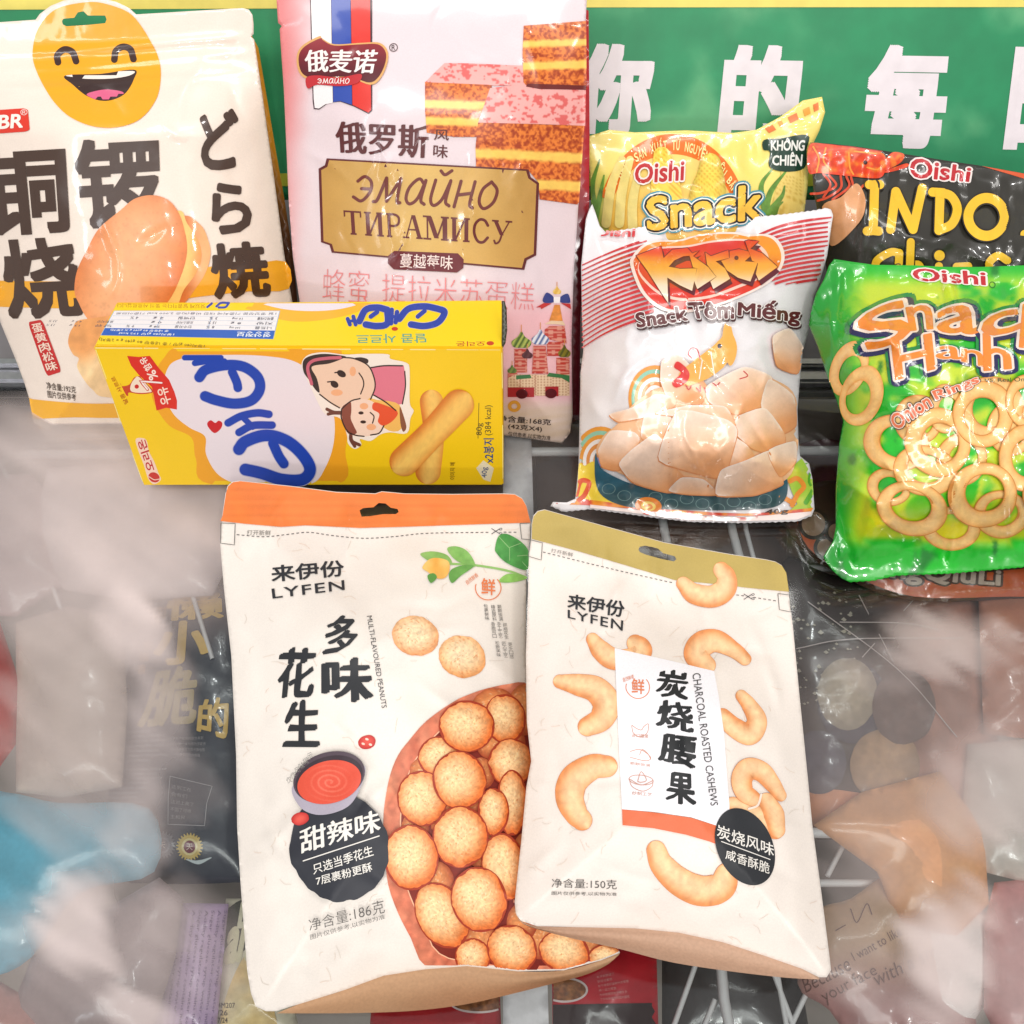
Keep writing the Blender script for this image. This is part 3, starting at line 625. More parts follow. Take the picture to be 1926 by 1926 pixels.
    a.line(zz((600, 500), (310, 475), (410, 590)), 5.2, (206, 40, 34), sm=False); a.line(zz((600, 500), (320, 478), (408, 586)), 3, (250, 236, 230), sm=False); a.fill(ell(*zz((265, 550))[0], 4, 4), (206, 40, 34), 3)
    rt('달콤 사르르', 130, 780, -60, 420, 30, (190, 90, 30), off=.01)
    a.soft(zz((250, 1260), (340, 1240), (400, 1280), (430, 1420), (500, 1560), (560, 1720), (590, 1800), (500, 1860), (420, 1790), (360, 1600), (290, 1420)), (250, 214, 190), 4, step=6)
    rt('오리온', 460, 1680, 320, 1265, 58, (196, 36, 44), off=.025); a.fill(ell(*zz((498, 1768))[0], 11, 9, 30), (206, 56, 46), 4); a.line(zz((430, 1760), (500, 1800), (570, 1790)), 1.6, (250, 214, 190))
    a.build('milk_flag', t, M_card)
    # mother and child drawing
    a = Art(SF); zc = Z(560, 640, 1926/240); ink = (52, 32, 28); skin = (244, 206, 178)
    a.soft(zc((60, 340), (160, 220), (400, 180), (700, 215), (980, 205), (1360, 210), (1400, 280), (1640, 340), (1690, 460), (1690, 940), (1750, 1060), (1700, 1180), (1650, 1400), (1400, 1390), (1250, 1420), (1100, 1520), (940, 1490), (960, 1580), (860, 1640), (760, 1560), (740, 1420), (640, 1180), (420, 1120), (300, 930), (210, 740), (90, 480)), (250, 236, 222), 4, step=7)
    a.fill(zc((1110, 400), (1600, 380), (1630, 560), (1620, 800), (1570, 960), (1430, 1000), (1130, 830)), (228, 122, 140), 7)
    a.soft(zc((1000, 880), (1200, 900), (1540, 980), (1560, 1340), (1300, 1320)), (246, 190, 96), 4, step=7)
    a.soft(zc((1540, 1000), (1610, 1180), (1640, 1320), (1590, 1380), (1550, 1250)), (140, 84, 58), 4, step=5)
    a.soft(zc((200, 420), (420, 330), (740, 255), (1000, 330), (1110, 480), (1170, 650), (1100, 860), (880, 950), (640, 1020), (480, 940), (320, 780)), skin, 5, step=7)
    a.soft(zc((80, 320), (180, 240), (400, 205), (690, 235), (700, 265), (480, 350), (260, 380), (210, 430), (290, 580), (330, 780), (270, 750), (170, 600), (90, 480)), (58, 42, 40), 5, step=6)
    a.line(zc((210, 660), (150, 420), (230, 310), (440, 272), (640, 262)), 6, (206, 100, 118)); a.soft(zc((860, 270), (960, 258), (1060, 290), (1050, 350), (960, 310)), (62, 46, 42), 4, step=6)
    a.soft(zc((660, 1020), (760, 930), (940, 890), (1120, 920), (1280, 1080), (1300, 1260), (1180, 1420), (900, 1450), (760, 1400), (680, 1240)), (248, 216, 194), 5, step=7)
    a.soft(zc((660, 1040), (740, 950), (800, 930), (810, 1060), (800, 1180), (850, 1300), (890, 1400), (780, 1420), (700, 1300)), (140, 74, 58), 4, step=5)
    for q in ([(640, 1090), (540, 1085), (440, 1040)], [(640, 1100), (530, 1100), (460, 1115)], [(800, 1420), (800, 1500), (860, 1600)], [(800, 1420), (820, 1520), (930, 1580)]): a.line(zc(q), 6, (110, 62, 50))
    a.soft(zc((1140, 950), (1230, 950), (1500, 1070), (1450, 1200), (1300, 1290), (1210, 1230), (1230, 1110), (1130, 1040)), (232, 84, 44), 4, step=5)
    for e in ((660, 505, 9, 6, 30), (555, 665, 8, 6, 35), (955, 1097, 5, 3, 0), (988, 1233, 5.5, 3, 0)): a.fill(ell(*zc(e[:2])[0], *e[2:]), ink, 4)
    for e in ((830, 470, 6, 9), (590, 790, 11, 6), (1000, 995, 8, 6), (1110, 1310, 9, 6)): a.fill(ell(*zc(e[:2])[0], *e[2:]), (246, 178, 130), 5)
    for q in ([(925, 495), (980, 580), (995, 680), (950, 810)], [(1095, 1090), (1150, 1150), (1130, 1250)], [(700, 260), (860, 280), (1060, 380), (1150, 560), (1165, 720), (1100, 890)], [(330, 815), (480, 930), (630, 1020)], [(660, 1040), (800, 920), (940, 880)], [(660, 1060), (660, 1180), (740, 1360), (860, 1430), (1000, 1450)], [(1100, 1430), (1230, 1400), (1300, 1290)], [(1100, 415), (1300, 385), (1580, 385)], [(1615, 470), (1625, 700), (1580, 960)], [(1150, 830), (1320, 930), (1480, 1060)], [(560, 490), (660, 470)], [(450, 630), (540, 620)]): a.line(zc(q), 2.4, ink)
    a.build('family_drawing', t, M_card)
    def stick(V, t_, s_): 
        c = mixc((252, 202, 104), (218, 126, 46), np.clip(np.abs(t_-(-.15))**2.2, 0, 1)); return speck(V, c, .06, 5, 4)
    a = Art(SF); a.spine(z((1530, 505), (1540, 660), (1515, 815)), [22, 19, 24], stick, nt=17); a.spine(z((1650, 520), (1530, 650), (1410, 770)), [29, 26, 28], stick, nt=19); a.build('biscuit_picture', t, M_card)
    a = Art(SF); bl, bk = (58, 84, 130), (110, 70, 30)
    zt = lambda x0, y0, x1, y1: z((x0, y1), (x0, y0), (x1, y0), (x1, y1))
    a.text('80g', zt(1728, 600, 1760, 655), (90, 80, 40), off=.01, L=0); a.text('(384 kcal)', zt(1766, 522, 1802, 655), (90, 80, 40), off=.005, L=0); a.text('x2봉지', zt(1760, 668, 1806, 778), bl, off=.02, L=0)
    a.text('이미지 예', zt(1612, 775, 1634, 850), bk, L=0); a.fill(z((1728, 800), (1760, 765), (1806, 800), (1790, 860), (1760, 850)), (240, 226, 190), 5); a.text('40g', zt(1752, 795, 1782, 842), bl, off=.01, L=0); a.line(z((1740, 512), (1736, 668)), 1.2, (110, 90, 30), sm=False)
    a.build('weight_lettering', t, M_card)
    # top panel, printed upside down as seen from here
    a = Art(ST); a.fill(TP, (255, 222, 30), 20)
    a.soft(z((640, 52), (760, 110), (900, 150), (1050, 145), (1200, 110), (1260, 50)), (252, 190, 52), 5, clip=TP, step=8); a.soft(z((770, 52), (850, 92), (1000, 106), (1150, 92), (1232, 50)), (240, 232, 240), 5, clip=TP, step=8)
    a.build('top_motif', t, M_card)
    ud = lambda q: A2(q)[[2, 3, 0, 1]]
    a = Art(ST)
    S3 = [[(1556, 95), (1588, 110), (1560, 155), (1500, 172), (1440, 165)], [(1556, 95), (1500, 85), (1430, 95), (1388, 140)], [(1500, 105), (1470, 130)], [(1355, 100), (1352, 160)], [(1378, 110), (1372, 155)], [(1354, 130), (1376, 132)], [(1335, 100), (1335, 160), (1290, 172), (1240, 165)], [(1335, 100), (1290, 90), (1240, 100), (1212, 150)], [(1290, 110), (1262, 130)], [(1160, 140), (1170, 165)], [(1185, 130), (1195, 165)], [(1165, 150), (1190, 148)]]
    bub(a, S3, z, [12, 12, 8, 8, 8, 6, 12, 12, 8, 7, 7, 5]); a.fill(ell(*z((1368, 184))[0], 6, 3.6), (206, 60, 40), 4)
    a.text('달콤 사르르', ud(z((1198, 208), (1506, 205), (1508, 246), (1200, 250))), (92, 168, 150), off=.015, L=0)
    a.text('오리온', ud(z((1638, 240), (1768, 238), (1768, 260), (1640, 262))), (196, 66, 36), off=.015, L=0); a.fill(ell(*z((1790, 248))[0], 7, 4), (206, 66, 40), 4)
    a.build('top_lettering', t, M_card)
    a = Art(ST); q = affq(z((128, 104), (862, 104), (832, 230), (68, 213)))
    a.fill(q(bx(0, 0, 1, 1)), (150, 180, 220), 12); a.fill(q(bx(.004, .015, .996, .7)), (246, 244, 246), 12); a.fill(q(bx(.004, .7, .996, .99)), (36, 100, 196), 12)
    tab = a.build('nutrition_table', t, M_card); a = Art(ST)
    for v in (.2, .36, .53): a.fill(q(bx(.01, v, .99, v+.012)), (190, 205, 225), 30)
    for u in (.3, .6): a.fill(q(bx(u, .22, u+.003, .68)), (150, 180, 220), 14)
    for (u0, v0, u1, v1, s) in ((.78, .74, .98, .94, '영양정보'), (.04, .72, .38, .82, '총 내용량 80 g(40 g X 2봉지)'), (.1, .85, .42, .95, '1봉지(40 g)당 192 kcal')): a.text(s, ud(q(bx(u0, v0, u1, v1))), (240, 246, 250), off=.02, L=0, res=1)
    for r_, row in enumerate((('나트륨', '160 mg', '8 %', '탄수화물', '28 g', '9 %', '당류', '13 g', '13 %'), ('지방', '8 g', '15 %', '트랜스지방', '0 g', '', '포화지방', '4.9 g', '33 %'), ('콜레스테롤', '10 mg', '3 %', '단백질', '2 g', '4 %', '', '', ''))):
        u = .985
        for k, s in enumerate(row):
            wd = (.11, .075, .06)[k % 3]; v = .56-.165*r_
            if s: a.text(s, ud(q(bx(u-wd, v, u-.012, v+.1))), (70, 74, 96), off=.004, L=0, res=1)
            u -= wd+.075
    a.text('1일 영양성분 기준치에 대한 비율(%)은 2,000 kcal 기준이므로', ud(q(bx(.02, .05, .98, .15))), (110, 112, 130), L=0, res=1)
    a.text('1봉지(40 g)당 / 총 내용량 80 g(40 g x 2봉지)', ud(z((62, 220), (530, 252), (526, 268), (60, 238))), (120, 90, 30), L=0, res=1); a.text('맛있게 달콤하다는 뜻의 사르르입니다', ud(z((140, 72), (530, 76), (530, 94), (140, 90))), (180, 110, 40), L=0, res=1)
    a.build('table_lettering', tab, M_card); a = Art(ST)
    bub(a, [[(635, 70), (620, 88), (590, 90)], [(635, 70), (600, 70), (580, 85)], [(560, 72), (540, 88)]], z, [4, 4, 4])
    a.build('small_emblem', t, M_card)
    a = Art(SF); r = random.Random(2); x = 180
    while x < 935:
        l = r.uniform(20, 90); a.line([(x, 653.5+x*.005), (min(x+l, 940), 653.6+(x+l)*.005)], r.uniform(.8, 2.0), (255, 238, 160), sm=False); x += l+r.uniform(2, 40)
    for q in ([(180, 658), (200, 712)], [(215, 760), (226, 792)], [(250, 856), (268, 905)], [(944, 664), (945, 730)], [(945.5, 800), (946, 900)]): a.build('scuffed_edge', t, M_card); a = Art(SF); a.line(q, 1.4, (255, 236, 150), sm=False)
    a.build('scuffed_edge', t, M_card)
    SK = Sheet((949, 640), 40); SK.O = BO+BU*BH+np.array([BL, 0, 0])+BB*.002
    SK.body([(944, 566), (949, 566), (953, 580), (954, 620), (951, 645), (946, 654), (944, 654)], 'end_flap', t, M_card, (52, 54, 34), 6, back=.0008)
carton()
# ------------------------------------------------------------------ peanut and cashew pouches lying on the lid
def kraftcol(c): 
    def f(V):
        k = speck(V, np.tile(np.array(c, float), (len(V), 1)), .025, 120, 9); return k
    return f
def fibres(S, P, t, n, seed):
    r = random.Random(seed); a = Art(S); lo, hi = P.min(0), P.max(0)
    for _ in range(n):
        x, y, d, L_ = r.uniform(lo[0]+20, hi[0]-20), r.uniform(lo[1]+90, hi[1]-40), r.uniform(0, 6.3), r.uniform(5, 14); b = d+r.uniform(-.9, .9)
        q = A2([(x, y), (x+L_*math.cos(d), y+L_*math.sin(d)), (x+L_*math.cos(d)+L_*math.cos(b), y+L_*math.sin(d)+L_*math.sin(b))])
        if pip(q, P).all(): a.line(q, .75, r.choice(((230, 214, 198), (232, 210, 194), (224, 214, 202))), lv=.2, n=3)
    a.build('paper_fibres', t, M_paper)
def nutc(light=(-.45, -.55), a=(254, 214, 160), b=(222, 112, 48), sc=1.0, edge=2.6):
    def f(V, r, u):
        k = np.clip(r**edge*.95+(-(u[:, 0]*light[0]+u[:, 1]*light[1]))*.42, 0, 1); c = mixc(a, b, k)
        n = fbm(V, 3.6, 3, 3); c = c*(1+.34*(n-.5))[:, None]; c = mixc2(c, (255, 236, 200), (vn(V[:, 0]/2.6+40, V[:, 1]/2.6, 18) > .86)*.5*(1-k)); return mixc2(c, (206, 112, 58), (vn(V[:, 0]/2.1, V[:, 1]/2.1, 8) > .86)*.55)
    return f
def gusset(sheet, front, backl, t, col, depth=.012):
    F_, B_ = dens(cat(front, 6), 10, False), dens(cat(backl, 6), 10, False)
    n = 60; tt = np.linspace(0, 1, n)
    rs = lambda P: np.stack([np.interp(tt, np.linspace(0, 1, len(P)), P[:, k]) for k in (0, 1)], 1)
    F_, B_ = rs(F_), rs(B_); m = 9; V = []
    for j in range(m):
        u = j/(m-1); p = F_*(1-u)+B_*u; e = -.0012-depth*math.sin(math.pi*u)*.35*np.sin(math.pi*tt)-(.002*u)
        V.append(sheet.at(p, e, flat=False))
    V = np.vstack(V); T = []
    for j in range(m-1):
        for i in range(n-1): a = j*n+i; T += [(a, a+1, a+n), (a+1, a+n+1, a+n)]
    return mk('bottom_gusset', V, np.array(T)[:, ::-1], col, M_kraft, t)
def lyfen(a, zq, zl, c=(44, 46, 50)):
    a.text('来伊份', zq, c, off=.022, L=12); a.text('LYFEN', zl, c, off=.012, L=12, sp=1.15)
def stamp(a, cx, cy, r, c, rot=0):
    a.ring(cx, cy, r, r*.95, 0, .93, lambda V, u: np.tile(np.array(c, float), (len(V), 1)), clip=A2([(cx-r*1.2, cy-.3*r), (cx+1.3*r, cy-r*.8), (cx+1.3*r, cy+1.3*r), (cx-1.2*r, cy+1.3*r)]), na=40, nr=2)
    a.text('鲜', A2([(cx-.6*r, cy-.75*r), (cx+.5*r, cy-.65*r), (cx+.6*r, cy+.6*r), (cx-.5*r, cy+.5*r)]), c, off=.015, L=0, shear=.1)
def dashes(a, pts, c, wd=1.4, dl=5.2, gap=4.2):
    P = dens(cat(pts, 8), 1.2, False); L = np.r_[0, np.cumsum(np.linalg.norm(np.diff(P, axis=0), axis=1))]; x = 0
    while x+dl < L[-1]:
        q = np.stack([np.interp([x, x+dl], L, P[:, k]) for k in (0, 1)], 1); d = (q[1]-q[0])/dl; n = np.array([-d[1], d[0]])*wd/2
        a.add(A2([q[0]-n, q[1]-n, q[1]+n, q[0]+n]), orient(A2([q[0]-n, q[1]-n, q[1]+n, q[0]+n]), np.array([(0, 1, 2), (0, 2, 3)])), c); x += dl+gap
def scissors(S, t, x, y, c):
    a = Art(S)
    a.line([(x-8, y-5), (x+6, y+4)], 1.3, c, sm=False); a.line([(x-8, y+5), (x+6, y-4)], 1.3, c, sm=False)
    for s in (-1, 1): a.ring(x+9, y+4*s, 3, 2.2, 20*s, .6, lambda V, u: np.tile(np.array(c, float), (len(V), 1)), na=14, nr=1)
    a.build('scissors_mark', t, M_paper)
ink = (44, 46, 50)
def peanuts():
    z = Z(400, 880, 1926/620); z5 = Z(430, 1360, 1926/750)
    front = A2([(547, 1893), (558, 1890), (600, 1877), (648, 1862), (722, 1835), (800, 1823), (878, 1817), (975, 1827), (1061, 1825), (1131, 1806), (1166, 1792)])
    left = A2([(500, 1902), (481, 1893), (472, 1868), (465, 1827), (459, 1749), (453, 1671), (446, 1555), (444, 1420), (435, 1234), (421, 1105), (414, 1022), (418, 970), (424, 928), (428, 914), (437, 906), (451, 904)])
    top = A2([(500, 909), (548, 914), (632, 925), (706, 928), (718, 924), (741, 926), (760, 928), (850, 929), (947, 928), (968, 929), (982, 937), (990, 951), (999, 986)])
    right = A2([(990, 1080), (989, 1234), (992, 1330), (1020, 1450), (1070, 1600), (1120, 1720), (1160, 1780)])
    P = np.vstack([left, top, right, front[::-1], A2([(520, 1902)])])
    cz = creases(P, 30, 21, .0011, 12, None, (70, 200)); cy_ = creases(P, 7, 22, .0011, 11, (440, 960, 990, 1030), (40, 90), (1.2, 1.9))
    def wr(p): return .0045*(fbm(p, 150, 12, 3)-.5)+.0016*(fbm(p, 52, 15, 2)-.5)*ss(1150, 1450, p[:, 1])+cz(p)+cy_(p)+.0016*np.exp(-((p[:, 1]-1010+.02*p[:, 0])/40)**2)*np.sin(p[:, 0]/34)
    S = Sheet((700, 1890), 8, .004, H(P, .024, 250, lambda p: ss(930, 1230, p[:, 1]), wr))
    t = thing('snack_pouch', 'off-white peanut pouch with orange top band and round coated nuts', 'snack pouch', base_of(P, S), 'paper pouches lying on the lid')
    hole = z((858, 248), (880, 235), (940, 230), (970, 205), (1010, 208), (1040, 233), (1080, 240), (1087, 258), (1070, 270), (1000, 270), (920, 282), (870, 285))
    S.body(P, 'pouch_body', t, M_paper, kraftcol((240, 232, 223)), 6, [hole], back=.003, bulge=.012); fibres(S, P, t, 170, 5)
    gusset(S, front[1:], A2([(520, 1906), (605, 1906), (690, 1905), (780, 1901), (870, 1890), (948, 1873), (1040, 1850), (1100, 1834), (1140, 1816), (1164, 1796)]), t, (184, 146, 112))
    a = Art(S); band = np.vstack([A2([(414.5, 980), (418.5, 970), (425, 928), (429, 915), (438, 907), (452, 905)]), top+[0, 1.2], A2([(998, 983), (900, 986), (754, 991), (677, 993), (574, 988), (529, 991), (460, 985)])])
    a.fill(band, lambda V: speck(V, np.tile((234., 126, 60), (len(V), 1)), .05, 30)*(1+.03*np.sin((V[:, 0]+V[:, 1])*.9))[:, None], 7, [hole]); a.build('top_band', t, M_paper)
    a = Art(S); dashes(a, z((140, 390), (300, 402), (440, 388), (560, 376), (700, 395), (880, 411), (1060, 401), (1250, 382), (1620, 376)), (70, 70, 74)); dashes(a, z((1700, 375), (1800, 376)), (70, 70, 74)); scissors(S, t, *z((1655, 370))[0], (70, 70, 74))
    a.build('tear_line', t, M_paper)
    for q in (((48, 322), (131, 325), (126, 450), (46, 440)), ((1795, 325), (1855, 322), (1858, 420), (1805, 415))): a = Art(S); a.line(np.vstack([z(*q), z(q[0])]), 1.3, (110, 108, 104), sm=False); a.build('corner_mark', t, M_paper)
    a = Art(S); a.text('打开新鲜', z((200, 362), (340, 364), (338, 396), (198, 392)), (130, 126, 120), L=0); a.build('opening_lettering', t, M_paper)
    a = Art(S); lyfen(a, z((338, 572), (762, 535), (772, 632), (344, 668)), z((343, 706), (768, 655), (772, 712), (350, 764))); a.build('brand_lettering', t, M_paper)
    a = Art(S); a.text('多', z((650, 850), (848, 862), (850, 1095), (640, 1090)), ink, nib=(.075, .035), off=.02, shear=.12, jit=2.2, L=8); a.text('味', z((620, 1115), (920, 1105), (945, 1370), (640, 1360)), ink, nib=(.075, .035), off=.02, shear=.05, jit=2.2, L=8); a.text('花', z((378, 1050), (608, 1048), (600, 1350), (372, 1345)), ink, nib=(.075, .035), off=.02, shear=.1, jit=2.2, L=8); a.text('生', z((398, 1360), (612, 1358), (632, 1632), (408, 1630)), ink, nib=(.075, .035), off=.02, shear=.12, jit=2.2, L=8)
    a.text('MULTI-FLAVOURED PEANUTS', z((930, 862), (1018, 1400), (988, 1405), (900, 866)), (70, 70, 74), L=0)
    a.build('title_lettering', t, M_paper)
    a = Art(S)
    def leaf(q, c0, c1): a.soft(z(*q), lambda V: speck(V, mixc(c0, c1, fbm(V, 18, 4, 2)), .1, 7), 6, step=4)
    a.line(z((1385, 560), (1530, 568), (1720, 600), (1832, 640)), 4, (150, 196, 112)); leaf(((1215, 500), (1290, 488), (1370, 510), (1395, 560), (1300, 555), (1240, 530)), (160, 200, 120), (130, 180, 90)); leaf(((1370, 470), (1420, 458), (1480, 480), (1520, 530), (1530, 578), (1450, 555), (1400, 520)), (110, 170, 80), (160, 205, 120))
    leaf(((1525, 575), (1470, 568), (1400, 590), (1380, 630), (1400, 672), (1450, 630)), (120, 178, 90), (90, 150, 70)); leaf(((1672, 665), (1720, 620), (1800, 625), (1835, 645), (1760, 668)), (130, 190, 90), (160, 205, 110)); leaf(((1650, 470), (1670, 400), (1720, 386), (1800, 430), (1846, 490), (1842, 585), (1800, 592), (1710, 550), (1660, 500)), (60, 136, 62), (92, 168, 84))
    for q in ([(1670, 400), (1842, 585)], [(1735, 465), (1800, 440)], [(1735, 465), (1735, 540)], [(1780, 515), (1838, 510)]): a.line(z(*q), 1.2, (150, 196, 130))
    a.soft(z((1225, 580), (1280, 528), (1370, 540), (1385, 590), (1360, 640), (1310, 645), (1260, 610)), lambda V: speck(V, mixc((250, 214, 130), (236, 166, 70), fbm(V, 20, 2, 2)), .05, 9), 6, step=4); leaf(((1255, 630), (1290, 615), (1310, 640), (1275, 672)), (110, 170, 80), (90, 150, 70))
    a.build('leaf_sprig_picture', t, M_paper)
    a = Art(S); stamp(a, *z((1610, 700))[0], 25, (232, 130, 80)); a.text('自然鲜香', z((1475, 660), (1540, 610), (1555, 632), (1490, 684)), (232, 130, 80), L=0); a.build('round_stamp', t, M_paper)
    a = Art(S); r = random.Random(3)
    for x0, y0, ch in ((1582, 795, '包裹鲜味'), (1625, 800, '精选原料'), (1662, 800, '颗颗饱满'), (1625, 900, '香脆可口'), (1660, 900, '手工工艺'), (1695, 905, '烘焙花生'), (1650, 1010, '松脆美味'), (1690, 1015, '匠心工艺'), (1725, 1020, '更多口感')): a.vtext(ch, z((x0, y0), (x0+24, y0), (x0+36, y0+95), (x0+12, y0+95)), (110, 108, 106), L=0, res=1)
    a.build('slogan_lettering', t, M_paper)
    # bowl of coated nuts
    a = Art(S); clip = np.vstack([left[3:], top, right, front[::-1]-[0, 2]])
    rim = A2([(1000, 1284), (960, 1286), (915, 1295), (880, 1307), (851, 1321), (802, 1356), (770, 1392), (749, 1420), (734, 1457), (724, 1508), (721, 1547), (724, 1605), (730, 1664), (749, 1718), (773, 1765), (804, 1821), (900, 1840), (1200, 1840), (1200, 1300)])
    c = A2([(990, 1560)]); inn = c+(rim-c)*np.array([.88, .895])
    a.fill(cat(rim, 3, True), lambda V: speck(V*[1, .5], mixc((232, 150, 116), (196, 98, 72), fbm(V*[1, .5], 20, 2, 3)), .22, 6), 8, clip=clip)
    a.fill(cat(inn, 3, True), lambda V: speck(V, mixc((128, 40, 28), (116, 26, 18), ss(0, 300, V[:, 0]-770)), .1, 30), 9, clip=clip)
    a.line(cat(inn, 3, True)[:-8], 2.2, (246, 186, 150), clip=clip, sm=False)
    for cx, cy, rx, ry, ro in ((820, 1660, 34, 40, 0), (800, 1450, 30, 26, 0), (840, 1545, 30, 36, 0), (905, 1455, 26, 30, 0), (906, 1600, 26, 36, 0), (905, 1770, 30, 34, 0), (1015, 1770, 34, 34, 0), (1105, 1780, 26, 28, 0), (780, 1560, 26, 34, 0), (983, 1734, 30, 40, 10), (948, 1400, 40, 40, 0), (925, 1395, 30, 34, 0), (930, 1620, 26, 50, 0), (985, 1335, 34, 50, 10), (870, 1505, 40, 34, 0), (1000, 1620, 40, 60, 0), (760, 1760, 0.1, .1, 0), (930, 1330, 42, 36, 0)):
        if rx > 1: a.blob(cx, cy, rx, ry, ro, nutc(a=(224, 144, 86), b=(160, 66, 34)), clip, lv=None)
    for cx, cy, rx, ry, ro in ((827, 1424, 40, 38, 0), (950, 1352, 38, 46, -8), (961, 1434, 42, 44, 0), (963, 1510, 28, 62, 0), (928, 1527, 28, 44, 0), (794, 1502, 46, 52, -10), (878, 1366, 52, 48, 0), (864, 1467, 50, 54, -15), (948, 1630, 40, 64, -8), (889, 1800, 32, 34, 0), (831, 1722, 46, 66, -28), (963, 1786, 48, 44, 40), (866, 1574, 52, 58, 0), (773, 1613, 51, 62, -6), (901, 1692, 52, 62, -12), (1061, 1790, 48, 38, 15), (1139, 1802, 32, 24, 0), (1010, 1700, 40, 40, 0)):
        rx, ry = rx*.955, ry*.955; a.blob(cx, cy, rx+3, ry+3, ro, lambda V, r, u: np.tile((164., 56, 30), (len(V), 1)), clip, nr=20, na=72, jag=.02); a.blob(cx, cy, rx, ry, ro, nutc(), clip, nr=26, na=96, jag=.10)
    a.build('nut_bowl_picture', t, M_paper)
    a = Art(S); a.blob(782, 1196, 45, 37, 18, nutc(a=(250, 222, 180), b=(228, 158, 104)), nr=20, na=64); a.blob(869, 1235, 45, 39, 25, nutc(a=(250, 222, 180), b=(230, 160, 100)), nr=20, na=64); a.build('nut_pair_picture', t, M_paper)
    a = Art(S); a.fill(ell(638, 1594, 93, 102, -10, 90, .05), (48, 50, 58), 9); bd = a.build('flavour_badge', t, M_paper); a = Art(S)
    w_ = (240, 236, 228); a.text('甜辣味', z5((340, 512), (722, 415), (738, 520), (350, 632)), w_, nib=(.045, .025), L=10, shear=.05, jit=.8); a.line(z5((360, 666), (727, 545)), 2, w_, sm=False)
    a.text('只选当季花生', z5((405, 682), (692, 588), (702, 640), (410, 732)), w_, off=.01, L=0); a.text('7层裹粉更酥', z5((420, 742), (688, 670), (696, 716), (425, 786)), w_, off=.01, L=0)
    a.build('badge_lettering', bd, M_paper)
    a = Art(S)
    a.fill(cat(z5((312, 300), (340, 400), (420, 442), (520, 430), (600, 380), (655, 260), (640, 200), (480, 250)), 6, True), (176, 168, 182), 6); a.fill(ell(*z5((485, 262))[0], 69, 47, -17, 60), (84, 70, 80), 6); a.fill(ell(*z5((485, 270))[0], 65, 42, -17, 60), (60, 48, 56), 6)
    cc = z5((486, 285))[0]
    a.fill(ell(*cc, 61, 40, -14, 60), lambda V: mixc((222, 84, 62), (246, 150, 124), ss(.35, .9, np.sin(np.hypot((V[:, 0]-cc[0])/1.3-2, (V[:, 1]-cc[1])*1.15)*.62+np.arctan2(V[:, 1]-cc[1], V[:, 0]-cc[0])*1.0))*.5*ss(52, 12, np.hypot(V[:, 0]-cc[0], V[:, 1]-cc[1]))), 2.2)
    for q in ((668, 92, 17, 13, -15), (345, 462, 17, 12, -12)): a.blob(*z5(q[:2])[0], *q[2:], lambda V, r, u: mixc((226, 90, 76), (190, 46, 44), r**2), nr=6, na=28)
    for q in ((668, 78), (650, 100), (685, 104)): a.fill(ell(*z5(q)[0], 3.4, 2.2, 20, 12), (248, 214, 196), 3)
    for i, ch in enumerate('仅作风味提示'): p = z5((292+i*20, 275-i*23))[0]; d = 6.5; a.text(ch, A2([(p[0]-d, p[1]-d+3), (p[0]+d-3, p[1]-d-2), (p[0]+d, p[1]+d-3), (p[0]-d+3, p[1]+d+1)]), (150, 146, 140), L=0, res=1)
    a.build('sauce_picture', t, M_paper)
    a = Art(S); a.text('净含量:186克', z5((385, 948), (748, 850), (756, 916), (392, 1006)), (96, 92, 88), off=-.004, L=0); a.text('图片仅供参考,以实物为准', z5((392, 1022), (752, 922), (757, 946), (396, 1048)), (110, 106, 102), L=0); a.build('weight_lettering', t, M_paper)
peanuts()

